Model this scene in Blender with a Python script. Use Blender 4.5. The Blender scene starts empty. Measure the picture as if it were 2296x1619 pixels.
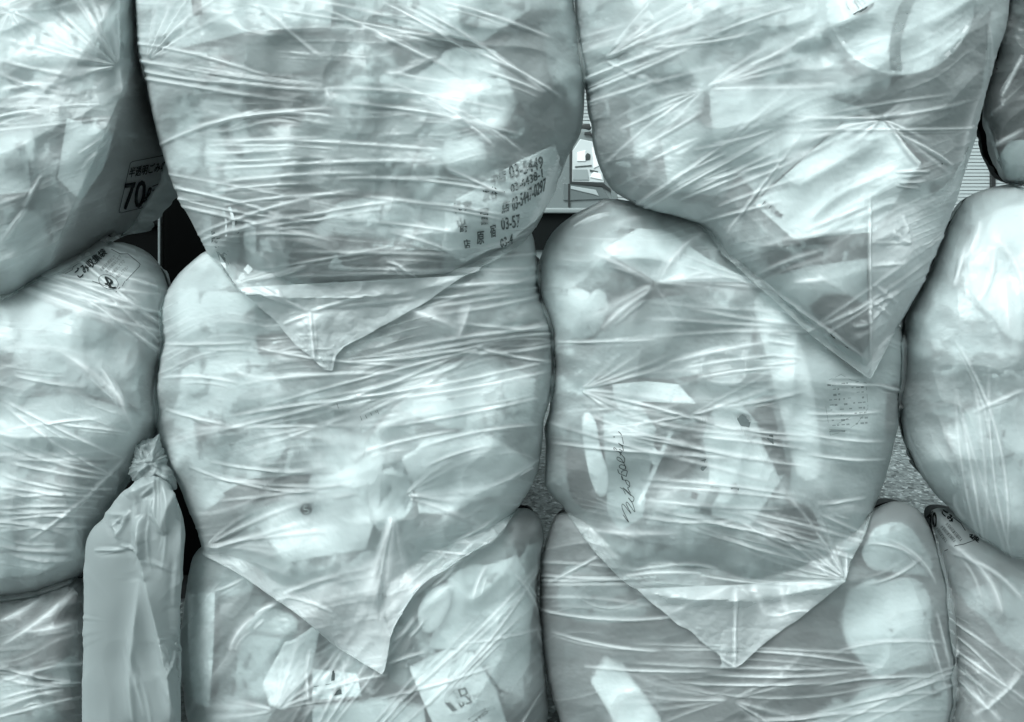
import bpy, math, random
import numpy as np
from mathutils import Vector
rng = np.random.default_rng(7)
random.seed(7)
SC = bpy.context.scene
COL = SC.collection

# ------------------------------------------------------------------ measures
# Positions were surveyed on a 2295 x 1619 grid of the scene's front plane
# (1 unit = 0.741 mm at y = 0); at(u, v, y) turns a grid point into metres.
K = 0.000741
HV = 430.0
D0 = 1.334
ZC = 1.0
FPX = D0 / K


def at(u, v, y):
    s = K * (D0 + y) / D0
    return np.stack([(u - 1147.5) * s, y + 0 * u, ZC - (v - HV) * s], -1)


# ------------------------------------------------------------------ noise
def vnoise(x, y, seed):
    xi = np.floor(x).astype(np.int64); yi = np.floor(y).astype(np.int64)
    fx = x - xi; fy = y - yi
    fx = fx * fx * fx * (fx * (fx * 6 - 15) + 10); fy = fy * fy * fy * (fy * (fy * 6 - 15) + 10)

    def h(a, b):
        n = (a * 374761393 + b * 668265263 + seed * 974634777) & 0xffffffff
        n = ((n ^ (n >> 13)) * 1274126177) & 0xffffffff
        n = (n ^ (n >> 16)) & 0xffff
        return n / 32767.5 - 1.0
    a = h(xi, yi); b = h(xi + 1, yi); c = h(xi, yi + 1); d = h(xi + 1, yi + 1)
    return (a * (1 - fx) + b * fx) * (1 - fy) + (c * (1 - fx) + d * fx) * fy


def fbm(x, y, seed, octs=3):
    r = 0; a = 1.0
    for i in range(octs):
        r = r + a * vnoise(x * 2 ** i, y * 2 ** i, seed + 17 * i); a *= 0.5
    return r


def sstep(a, b, x):
    t = np.clip((x - a) / (b - a), 0, 1)
    return t * t * (3 - 2 * t)


# ------------------------------------------------------------------ depth maps
GS = 4.0
GU0, GV0, GW, GH = -400.0, -300.0, 800, 560


class DMap:
    def __init__(self):
        self.z = np.full((GH, GW), 9.0)

    def splat(self, U, V, Y):
        iu = np.round((U.ravel() - GU0) / GS).astype(int); iv = np.round((V.ravel() - GV0) / GS).astype(int)
        ok = (iu >= 0) & (iu < GW) & (iv >= 0) & (iv < GH)
        np.minimum.at(self.z, (iv[ok], iu[ok]), Y.ravel()[ok])

    def fill(self, n=2):
        for _ in range(n):
            z = self.z
            p = np.pad(z, 1, constant_values=9.0)
            acc = np.zeros_like(z); cnt = np.zeros_like(z)
            for dy in (0, 1, 2):
                for dx in (0, 1, 2):
                    q = p[dy:dy + GH, dx:dx + GW]; m = q < 8
                    acc += np.where(m, q, 0); cnt += m
            self.z = np.where((z > 8) & (cnt > 2), acc / np.maximum(cnt, 1), z)
        return self

    def extend(self, n=12):
        for _ in range(n):
            z = self.z
            p = np.pad(z, 1, constant_values=9.0)
            acc = np.zeros_like(z); cnt = np.zeros_like(z)
            for dy in (0, 1, 2):
                for dx in (0, 1, 2):
                    q = p[dy:dy + GH, dx:dx + GW]; m = q < 8
                    acc += np.where(m, q, 0); cnt += m
            self.z = np.where((z > 8) & (cnt > 0), acc / np.maximum(cnt, 1), z)
        return self

    def get(self, U, V):
        x = np.clip((U - GU0) / GS, 0, GW - 1.001); y = np.clip((V - GV0) / GS, 0, GH - 1.001)
        i = x.astype(int); j = y.astype(int); fx = x - i; fy = y - j
        z = self.z
        return (z[j, i] * (1 - fx) + z[j, i + 1] * fx) * (1 - fy) + (z[j + 1, i] * (1 - fx) + z[j + 1, i + 1] * fx) * fy


# ------------------------------------------------------------------ mesh helpers
def make_mesh(name, P, Q, mats, parent=None, smooth=True, fold=None, midx=None):
    me = bpy.data.meshes.new(name)
    P = np.asarray(P, float).reshape(-1, 3)
    me.vertices.add(len(P)); me.vertices.foreach_set('co', P.ravel())
    if isinstance(Q, np.ndarray):
        n, k = Q.shape
        me.loops.add(n * k); me.loops.foreach_set('vertex_index', Q.ravel().astype(np.int32))
        me.polygons.add(n)
        me.polygons.foreach_set('loop_start', np.arange(0, n * k, k, dtype=np.int32))
    else:
        tot = sum(len(f) for f in Q)
        me.loops.add(tot); me.loops.foreach_set('vertex_index', np.array([i for f in Q for i in f], np.int32))
        me.polygons.add(len(Q))
        st = np.cumsum([0] + [len(f) for f in Q])[:-1]
        me.polygons.foreach_set('loop_start', st.astype(np.int32))
    me.update(calc_edges=True)
    me.validate()
    me.polygons.foreach_set('use_smooth', np.full(len(me.polygons), smooth))
    if fold is not None:
        a = me.attributes.new('fold', 'FLOAT', 'POINT'); a.data.foreach_set('value', np.asarray(fold, np.float32).ravel())
    for m in (mats if isinstance(mats, (list, tuple)) else [mats]):
        me.materials.append(m)
    if midx is not None:
        me.polygons.foreach_set('material_index', np.asarray(midx, np.int32))
    o = bpy.data.objects.new(name, me); COL.objects.link(o)
    if parent is not None:
        o.parent = parent
        o.matrix_parent_inverse = parent.matrix_world.inverted() if False else o.matrix_parent_inverse
    return o


def grid_quads(n, m, off=0, flip=False):
    i, j = np.meshgrid(np.arange(n - 1), np.arange(m - 1), indexing='ij')
    a = off + i * m + j; b = a + 1; c = a + m + 1; d = a + m
    q = np.stack([a, b, c, d], -1).reshape(-1, 4)
    return q[:, ::-1] if flip else q


def tag(o, label=None, cat=None, group=None, kind=None):
    if label: o['label'] = label
    if cat: o['category'] = cat
    if group: o['group'] = group
    if kind: o['kind'] = kind
    return o


def empty(name, label, cat, group=None):
    o = bpy.data.objects.new(name, None); COL.objects.link(o)
    o.empty_display_size = 0.05
    return tag(o, label, cat, group)


# ------------------------------------------------------------------ materials
MATS = {}


def nodes(name):
    m = bpy.data.materials.new(name); m.use_nodes = True
    nt = m.node_tree; nt.nodes.clear()
    out = nt.nodes.new('ShaderNodeOutputMaterial')
    return m, nt, out


def N(nt, t, **kw):
    n = nt.nodes.new(t)
    for k, v in kw.items():
        if k.startswith('i_'):
            n.inputs[k[2:].replace('_', ' ')].default_value = v
        elif k.startswith('n_'):
            n.inputs[int(k[2:])].default_value = v
        else:
            setattr(n, k, v)
    return n


def L(nt, a, b):
    nt.links.new(a, b)


def math_node(nt, op, a, b=None, clamp=False):
    n = nt.nodes.new('ShaderNodeMath'); n.operation = op; n.use_clamp = clamp
    for i, x in enumerate((a, b)):
        if x is None: continue
        if isinstance(x, (int, float)): n.inputs[i].default_value = x
        else: L(nt, x, n.inputs[i])
    return n.outputs[0]


def tint(g):
    """neutral household plastic and paper under an overall teal toning: grey with a little more blue-green the darker it is"""
    t = 0.80 + 0.16 * min(1, g)
    return (g * t, g * 0.972, g * 0.978, 1)


def film(name, dens=0.45, white=0.82, rough=0.95, foldk=0.85, bump=0.09, crk=1.0):
    key = ('film', name)
    if key in MATS: return MATS[key]
    m, nt, out = nodes('plastic_film_' + name)
    tc = N(nt, 'ShaderNodeTexCoord')
    att = N(nt, 'ShaderNodeAttribute', attribute_name='fold')
    nz = N(nt, 'ShaderNodeTexNoise', i_Scale=9.0, i_Detail=4.0)
    L(nt, tc.outputs['Object'], nz.inputs['Vector'])
    v = math_node(nt, 'MULTIPLY', math_node(nt, 'SUBTRACT', nz.outputs['Fac'], 0.5), 0.16)
    d = math_node(nt, 'ADD', math_node(nt, 'MULTIPLY', att.outputs['Fac'], foldk), dens)  # crests whiten: gathered film, plus their highlight put into the density
    lw = N(nt, 'ShaderNodeLayerWeight', i_Blend=0.5)
    d = math_node(nt, 'ADD', d, math_node(nt, 'MULTIPLY', math_node(nt, 'POWER', lw.outputs['Facing'], 2.5), 0.36))
    d = math_node(nt, 'ADD', d, v, True)
    # crinkle bump
    mp = N(nt, 'ShaderNodeMapping'); mp.inputs['Scale'].default_value = (22, 22, 60)
    L(nt, tc.outputs['Object'], mp.inputs['Vector'])
    n2 = N(nt, 'ShaderNodeTexNoise', i_Scale=2.2, i_Detail=3.0, i_Roughness=0.55, i_Distortion=0.6)
    L(nt, mp.outputs[0], n2.inputs['Vector'])
    bp = N(nt, 'ShaderNodeBump', i_Strength=bump, i_Distance=0.003)
    L(nt, n2.outputs['Fac'], bp.inputs['Height'])
    cw = tint(white)
    tr = N(nt, 'ShaderNodeBsdfTransparent', i_Color=(0.93, 0.975, 0.97, 1))
    rf = N(nt, 'ShaderNodeBsdfRefraction', i_Color=(0.95, 0.99, 0.985, 1), i_Roughness=rough, i_IOR=1.2)
    L(nt, bp.outputs[0], rf.inputs['Normal'])
    T = N(nt, 'ShaderNodeMixShader', n_0=0.62); L(nt, tr.outputs[0], T.inputs[1]); L(nt, rf.outputs[0], T.inputs[2])
    df = N(nt, 'ShaderNodeBsdfDiffuse', i_Color=cw); tl = N(nt, 'ShaderNodeBsdfTranslucent', i_Color=cw)
    L(nt, bp.outputs[0], df.inputs['Normal'])
    S = N(nt, 'ShaderNodeMixShader', n_0=0.38); L(nt, df.outputs[0], S.inputs[1]); L(nt, tl.outputs[0], S.inputs[2])
    B = N(nt, 'ShaderNodeMixShader'); L(nt, d, B.inputs[0]); L(nt, T.outputs[0], B.inputs[1]); L(nt, S.outputs[0], B.inputs[2])
    gl = N(nt, 'ShaderNodeBsdfGlossy', i_Roughness=0.33, i_Color=(0.95, 1, 1, 1))
    L(nt, bp.outputs[0], gl.inputs['Normal'])
    fr = N(nt, 'ShaderNodeFresnel', i_IOR=1.5)
    L(nt, bp.outputs[0], fr.inputs['Normal'])
    ff = math_node(nt, 'MINIMUM', math_node(nt, 'MULTIPLY', fr.outputs[0], 0.55), 0.08)
    X = N(nt, 'ShaderNodeMixShader'); L(nt, ff, X.inputs[0]); L(nt, B.outputs[0], X.inputs[1]); L(nt, gl.outputs[0], X.inputs[2])
    L(nt, X.outputs[0], out.inputs['Surface'])
    MATS[key] = m
    return m


def solid(tone, rough=0.75, var=0.12, scale=14.0, name='content'):
    key = (name, round(tone, 2), rough, var, scale)
    if key in MATS: return MATS[key]
    m, nt, out = nodes('%s_tone_%d' % (name, round(tone * 100)))
    tc = N(nt, 'ShaderNodeTexCoord')
    nz = N(nt, 'ShaderNodeTexNoise', i_Scale=scale, i_Detail=5.0, i_Distortion=0.8)
    L(nt, tc.outputs['Object'], nz.inputs['Vector'])
    rp = N(nt, 'ShaderNodeValToRGB')
    rp.color_ramp.elements[0].position = 0.3; rp.color_ramp.elements[1].position = 0.7
    rp.color_ramp.elements[0].color = tint(max(0.004, tone * (1 - var * 1.6))); rp.color_ramp.elements[1].color = tint(min(0.92, tone * (1 + var)))
    L(nt, nz.outputs['Fac'], rp.inputs[0])
    b = N(nt, 'ShaderNodeBsdfPrincipled', i_Roughness=rough)
    L(nt, rp.outputs[0], b.inputs['Base Color'])
    L(nt, b.outputs[0], out.inputs['Surface'])
    MATS[key] = m
    return m


def ink(tone=0.03, alpha=0.85):
    key = ('ink', tone, alpha)
    if key in MATS: return MATS[key]
    m, nt, out = nodes('printing_ink_%d' % int(tone * 1000))
    tr = N(nt, 'ShaderNodeBsdfTransparent')
    df = N(nt, 'ShaderNodeBsdfDiffuse', i_Color=tint(tone))
    mx = N(nt, 'ShaderNodeMixShader', n_0=alpha); L(nt, tr.outputs[0], mx.inputs[1]); L(nt, df.outputs[0], mx.inputs[2])
    L(nt, mx.outputs[0], out.inputs['Surface'])
    MATS[key] = m
    return m


def waste_mat(lo, hi, seed):
    m, nt, out = nodes('mixed_waste_%d' % seed)
    tc = N(nt, 'ShaderNodeTexCoord')
    mp = N(nt, 'ShaderNodeMapping'); mp.inputs['Location'].default_value = (seed * 1.7, seed * 0.9, seed * 2.3)
    mp.inputs['Scale'].default_value = (1, 0.7, 1.25)
    L(nt, tc.outputs['Object'], mp.inputs['Vector'])
    nz = N(nt, 'ShaderNodeTexNoise', i_Scale=5.0, i_Detail=2.0)
    L(nt, mp.outputs[0], nz.inputs['Vector'])
    mx = N(nt, 'ShaderNodeVectorMath', operation='MULTIPLY_ADD')
    L(nt, nz.outputs['Color'], mx.inputs[0]); mx.inputs[1].default_value = (0.10, 0.10, 0.10)
    L(nt, mp.outputs[0], mx.inputs[2])
    vo = N(nt, 'ShaderNodeTexVoronoi', i_Scale=6.5); L(nt, mx.outputs[0], vo.inputs['Vector'])
    sp = N(nt, 'ShaderNodeSeparateColor'); L(nt, vo.outputs['Color'], sp.inputs[0])
    n3 = N(nt, 'ShaderNodeTexNoise', i_Scale=30.0, i_Detail=5.0); L(nt, mp.outputs[0], n3.inputs['Vector'])
    f = math_node(nt, 'ADD', sp.outputs[0], math_node(nt, 'MULTIPLY', math_node(nt, 'SUBTRACT', n3.outputs['Fac'], 0.5), 0.35), True)
    rp = N(nt, 'ShaderNodeValToRGB')
    e = rp.color_ramp.elements
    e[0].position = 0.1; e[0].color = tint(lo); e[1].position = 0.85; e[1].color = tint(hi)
    x = e.new(0.5); x.color = tint(lo + (hi - lo) * 0.4)
    L(nt, f, rp.inputs[0])
    b = N(nt, 'ShaderNodeBsdfPrincipled', i_Roughness=0.7); L(nt, rp.outputs[0], b.inputs['Base Color'])
    bp = N(nt, 'ShaderNodeBump', i_Strength=0.6, i_Distance=0.01); L(nt, n3.outputs['Fac'], bp.inputs['Height']); L(nt, bp.outputs[0], b.inputs['Normal'])
    L(nt, b.outputs[0], out.inputs['Surface'])
    return m


# ------------------------------------------------------------------ bags
def chaikin(pts):
    """rounds a closed outline, keeping points flagged sharp (third item)"""
    P = [(p[0], p[1], len(p) > 2) for p in pts]
    for _ in range(2):
        R = []
        n = len(P)
        for i in range(n):
            p0, p1, p2 = P[i - 1], P[i], P[(i + 1) % n]
            if p1[2]:
                R.append(p1)
            else:
                R.append((0.25 * p0[0] + 0.75 * p1[0], 0.25 * p0[1] + 0.75 * p1[1], False))
                R.append((0.25 * p2[0] + 0.75 * p1[0], 0.25 * p2[1] + 0.75 * p1[1], False))
        P = R
    return np.array([(p[0], p[1]) for p in P])


def dense(poly, step=1.0):
    out = []
    n = len(poly)
    for i in range(n):
        a = poly[i]; b = poly[(i + 1) % n]
        k = max(1, int(np.hypot(*(b - a)) / step))
        t = np.arange(k) / k
        out.append(a + (b - a) * t[:, None])
    return np.concatenate(out)


def concentric(n):
    g = np.linspace(-1, 1, n)
    a, b = np.meshgrid(g, g, indexing='ij')
    s = np.maximum(np.abs(a), np.abs(b))
    with np.errstate(divide='ignore', invalid='ignore'):
        th = np.where(np.abs(a) >= np.abs(b), (np.pi / 4) * (b / a) + np.where(a < 0, np.pi, 0),
                      np.pi / 2 - (np.pi / 4) * (a / b) + np.where(b < 0, np.pi, 0))
    th = np.where(s == 0, 0, th)
    return s, np.mod(th, 2 * np.pi)


def ridge(u0, v0, u1, v1, sag=0.0, w=6.0, a=2.6, taper=0.5):
    return (u0, v0, u1, v1, sag, w, a, taper)


def fan(u, v, angs, lens, w=6.0, a=2.6, start=6):
    r = []
    for i, g in enumerate(angs):
        g += random.uniform(-3, 3)
        l = lens[i % len(lens)] if isinstance(lens, (list, tuple)) else lens
        c, s = math.cos(math.radians(g)), math.sin(math.radians(g))
        r.append((u + c * start, v + s * start, u + c * l, v + s * l, random.uniform(-.05, .05) * l, w * random.uniform(.8, 1.5), a * .8 * random.uniform(.4, 1.2), 'fan'))
    return r


def ridges_height(U, V, rd):
    H = np.zeros_like(U); F = np.zeros_like(U)
    for (u0, v0, u1, v1, sag, w, a, tp) in rd:
        du, dv = u1 - u0, v1 - v0
        l = math.hypot(du, dv)
        if l < 1: continue
        if w < 9: w = w * 0.66; a = a * 0.8
        m = abs(sag) + 5 * w
        sel = (U > min(u0, u1) - m) & (U < max(u0, u1) + m) & (V > min(v0, v1) - m) & (V < max(v0, v1) + m)
        if not sel.any(): continue
        x = U[sel] - u0; y = V[sel] - v0
        t = (x * du + y * dv) / l / l
        d = (-x * dv + y * du) / l - sag * 4 * t * (1 - t)
        tc = np.clip(t, 0, 1)
        if tp == 'fan':
            env = np.where((t >= 0) & (t <= 1), (1 - tc) ** 0.7 * sstep(0, 0.08, tc), 0); ww = w * (0.55 + 0.9 * tc)
        else:
            env = np.where((t >= 0) & (t <= 1), np.sin(np.pi * tc) ** tp, 0); ww = w
        d = d + 0.16 * w * np.sin(t * l / 60.0 + u0)
        g = np.exp(-(d / ww) ** 2) if w < 8.99 else np.exp(-np.sqrt((d / ww) ** 2 + .02) * 1.25 + .15)
        h = g - 0.38 * np.exp(-((d - 1.9 * ww) / (1.5 * ww)) ** 2) - 0.16 * np.exp(-((d + 1.9 * ww) / (1.5 * ww)) ** 2)
        H[sel] += a * env * h
        F[sel] = np.maximum(F[sel], env * g ** 1.5 * min(1.0, a / 2.2))
    return H, F


BAGS = {}
SCENE_MAP = DMap()


def extra_ridges(rd, n=1, jit=14, seed=0):
    r = random.Random(seed)
    out = list(rd)
    for q in rd:
        u0, v0, u1, v1, sag, w, a, tp = q
        if w > 14: continue
        for _ in range(n):
            t0, t1 = (0.0, r.uniform(.35, .8)) if tp == 'fan' else sorted((r.uniform(0, .5), r.uniform(.5, 1)))
            j = r.uniform(-jit, jit); j2 = j + r.uniform(-jit, jit) * .6
            du, dv = u1 - u0, v1 - v0; l = math.hypot(du, dv) + 1e-6; nx, ny = -dv / l, du / l
            if tp == 'fan': j = 0
            out.append((u0 + du * t0 + nx * j, v0 + dv * t0 + ny * j, u0 + du * t1 + nx * j2, v0 + dv * t1 + ny * j2, sag * .7, w * r.uniform(.45, .8), a * r.uniform(.25, .6), tp))
    return out


class Bag:
    pass


def make_bag(key, label, outline, center, y0, D, Dback, rd, filmname, n=4.3, lump=0.016, lump_scale=150., lump_dir=(1.0, 1.0), fine=1.0, fine_dir=0.0,
             mod=None, seed=1, N_=440, name='garbage_bag', cat='garbage bag', group='translucent bags of rubbish in the pile', xr=1, drape=True, clear=0.004, facet=1.0, thick=None, rag=1.0, micro=1.0, sweep=22, mesh_name='film', under=None):
    B = Bag(); B.key = key
    poly = dense(chaikin(outline))
    cu, cv = center
    th = np.mod(np.arctan2(poly[:, 1] - cv, poly[:, 0] - cu), 2 * np.pi); rr = np.hypot(poly[:, 0] - cu, poly[:, 1] - cv)
    NB = 1440
    ib = (th / (2 * np.pi) * NB).astype(int) % NB
    R = np.zeros(NB); np.maximum.at(R, ib, rr)
    good = np.nonzero(R > 0)[0]
    R = np.interp(np.arange(NB), np.concatenate([good - NB, good, good + NB]), np.tile(R[good], 3))
    kx = np.exp(-0.5 * (np.arange(-4, 5) / 1.5) ** 2); kx /= kx.sum()
    ta = np.arange(NB) / NB * 2 * np.pi
    wob = 3.2 * (1 - 2 * np.abs(vnoise(3.5 * np.cos(ta) + 31 * seed, 3.5 * np.sin(ta), seed + 71))) + 1.4 * vnoise(11 * np.cos(ta) + seed, 11 * np.sin(ta), seed + 72)
    R = R + wob * rag * 1.5
    R = np.convolve(np.concatenate([R[-4:], R, R[:4]]), kx, 'valid')
    Rx = np.concatenate([R, R[:1]])

    def Rf(t):
        return np.interp(t / (2 * np.pi) * NB - 0.5, np.arange(-1, NB + 1), np.concatenate([R[-1:], R, R[:1]]))
    s, t = concentric(N_)
    ph = s * np.pi / 2
    rho = np.sin(ph); dep = np.clip(1 - rho ** n, 0, 1) ** (1 / n)
    dep[s >= 1] = 0
    r = Rf(t) * rho
    U = cu + r * np.cos(t); V = cv + r * np.sin(t)
    Y = y0 - D * dep
    Y = Y - lump * fbm(U / lump_scale * lump_dir[0] + seed * 3.3, V / lump_scale * lump_dir[1] + 7.7 * seed, seed, 2) * sstep(0, .5, dep)
    # broad facets of the stretched film, lying along the bag's main pull
    ca, sa = math.cos(math.radians(fine_dir)), math.sin(math.radians(fine_dir))
    wu = U + 30 * vnoise(U / 160, V / 160, seed + 5); wv = V + 30 * vnoise(U / 160 + 9, V / 160, seed + 6)
    X1 = (wu * ca + wv * sa); X2 = (-wu * sa + wv * ca)
    fc = np.abs(vnoise(X1 / 230 + 1.7, X2 / 130 + .3, seed + 41)) + .5 * np.abs(vnoise(X1 / 100, X2 / 66, seed + 42))
    Y = Y + .012 * fc * facet * sstep(0, .5, dep)
    if mod is not None: Y = Y + mod(U, V)
    if drape:
        zh = SCENE_MAP.get(U, V)
        pen = np.where(zh < 5, np.maximum(0, Y - (zh - clear)), 0)
        sm = pen.copy()
        for _ in range(14):
            p = np.pad(sm, 1, mode='edge')
            sm = (p[:-2, 1:-1] + p[2:, 1:-1] + p[1:-1, :-2] + p[1:-1, 2:] + 2 * p[1:-1, 1:-1]) / 6
            sm = np.maximum(sm, pen)
        Y = Y - sm
    B.base = DMap(); B.base.splat(U, V, Y); B.base.fill(2).extend(14)
    P = at(U, V, Y)
    da = np.gradient(P, axis=0); db = np.gradient(P, axis=1)
    nr = np.cross(da, db); nr /= np.linalg.norm(nr, axis=-1, keepdims=True) + 1e-12
    nr *= np.where((nr[..., 1:2] > 0), -1, 1)
    # drawn-tight wrinkles, and bundles of long fine ones along the pull
    rs = random.Random(seed * 13 + 1)
    rd = list(rd)
    ext_u, ext_v = np.ptp(poly[:, 0]), np.ptp(poly[:, 1])
    k = 0
    while k < sweep:
        bu, bv = cu + rs.uniform(-.46, .46) * ext_u, cv + rs.uniform(-.46, .46) * ext_v
        ang = fine_dir + rs.gauss(0, 9)
        for _ in range(rs.randint(3, 7)):
            l = rs.uniform(220, 560) * (ext_u / 900 + .2); g = math.radians(ang + rs.gauss(0, 3.5)); o_ = rs.uniform(-42, 42); sh = rs.uniform(-60, 60)
            mu, mv = bu - math.sin(g) * o_ + math.cos(g) * sh, bv + math.cos(g) * o_ + math.sin(g) * sh
            rd.append((mu - math.cos(g) * l / 2, mv - math.sin(g) * l / 2, mu + math.cos(g) * l / 2, mv + math.sin(g) * l / 2, rs.gauss(0, .03) * l, rs.uniform(4.6, 7), rs.uniform(1.2, 2.8), .6)); k += 1
    H, F = ridges_height(U, V, extra_ridges(rd, xr, seed=seed))
    rn = 1 - np.abs(vnoise(X1 / 330, X2 / 15, seed + 11))
    rn2 = 1 - np.abs(vnoise(X1 / 260 + 5, X2 / 28, seed + 12))
    msk = sstep(-0.05, 0.6, fbm(U / 170 + 3, V / 130 + seed, seed + 21, 2)); msk2 = sstep(-0.1, 0.6, fbm(U / 200 - 3, V / 150 + seed, seed + 31, 2))
    H = H + fine * (0.8 * rn ** 6 * msk + 1.2 * rn2 ** 5 * msk2)
    F = np.maximum(F, 0.4 * fine * np.maximum(rn ** 12 * msk, rn2 ** 14 * msk2))
    H = H + micro * 0.35 * fbm(U / 11, V / 8, seed + 51, 2)
    edge = sstep(0, 0.3, dep)
    H = H * (0.25 + 0.75 * edge)
    P = P + nr * (H * 0.001)[..., None]
    B.fin = DMap()
    yv = P[..., 1]; sc = D0 / (K * (D0 + yv))
    PU = P[..., 0] * sc + 1147.5; PV = HV + (ZC - P[..., 2]) * sc
    B.fin.splat(PU, PV, yv); B.fin.fill(2).extend(6)
    SCENE_MAP.splat(PU, PV, yv); SCENE_MAP.fill(1)
    # back half
    M_ = 61
    s2, t2 = concentric(M_)
    ph2 = s2 * np.pi / 2; rho2 = np.sin(ph2); dep2 = np.clip(1 - rho2 ** 2.5, 0, 1) ** .4; dep2[s2 >= 1] = 0
    bt = t[s >= 1]; by = P[..., 1][s >= 1]; o = np.argsort(bt)
    yb = np.interp(t2, np.concatenate([bt[o] - 2 * np.pi, bt[o], bt[o] + 2 * np.pi]), np.tile(by[o], 3))
    rb = Rf(t2)
    yB = yb * rho2 + y0 * (1 - rho2) + Dback * dep2
    lat = rb * rho2 * (1 - .32 * dep2 * rho2 - .004)
    PB = at(cu + lat * np.cos(t2), cv + lat * np.sin(t2), yB)
    root = under.root if under else empty(name, label, cat, group)
    base = under.base_loc if under else at(np.array(float(cu)), np.array(float(min(1775, poly[:, 1].max()))), np.array(y0 + (Dback - D) / 2))
    if not under: root.location = base
    Pall = np.concatenate([P.reshape(-1, 3), PB.reshape(-1, 3)]) - base
    Q = np.concatenate([grid_quads(N_, N_), grid_quads(M_, M_, N_ * N_, True)])
    if thick is not None: F = F + thick(U, V)
    fold = np.concatenate([F.ravel(), np.zeros(M_ * M_)])
    B.film = make_mesh(mesh_name, Pall, Q, film(*filmname) if isinstance(filmname, tuple) else film(filmname), root, True, fold)
    B.root = root; B.base_loc = base; B.Rf = Rf; B.c = (cu, cv); B.n = n; B.y0 = y0; B.D = D
    BAGS[key] = B
    return B


def make_waste(B, label, lo, hi, seed, inset=0.016, scale=48., amp=0.020, shrink=0.985):
    """the loose rubbish that fills a bag: one uncountable mass"""
    n = 110
    s, t = concentric(n)
    ph = s * np.pi / 2; rho = np.sin(ph); dep = np.clip(1 - rho ** B.n, 0, 1) ** (1 / B.n); dep[s >= 1] = 0
    r = B.Rf(t) * rho * shrink
    U = B.c[0] + r * np.cos(t); V = B.c[1] + r * np.sin(t)
    y = B.base.get(U, V)
    w = sstep(0, .25, dep)
    l = np.abs(vnoise(U / scale + seed, V / scale, seed + 3)) + .5 * np.abs(vnoise(U / scale * 2.1, V / scale * 2.1 + seed, seed + 4))
    Y = y * w + (1 - w) * np.maximum(y, B.y0) + inset + amp * (2.0 * l - 0.5)
    P = at(U, V, Y)
    b2 = at(U, V, np.full_like(U, B.y0 + .02)); b2[..., 1] = np.maximum(Y.ravel().max() * 0 + B.y0 + 0.03 + 0.05 * dep, Y + .005)
    Pall = np.concatenate([P.reshape(-1, 3), b2.reshape(-1, 3)])
    Q = np.concatenate([grid_quads(n, n), grid_quads(n, n, n * n, True)])
    o = make_mesh('mixed_waste', Pall, Q, waste_mat(lo, hi, seed))
    tag(o, label, 'rubbish', None, 'stuff')
    return o


CONTENT_NO = [0]
PRESSED = {'printed_carrier_bag', 'barcode_card', 'carton', 'striped_packet', 'round_sticker', 'plastic_bowl', 'picture_card', 'printed_paper_bag', 'label_card', 'printed_sheet', 'plastic_strip', 'foam_tube', 'flat_carton', 'plastic_chip', 'round_lid'}


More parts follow.
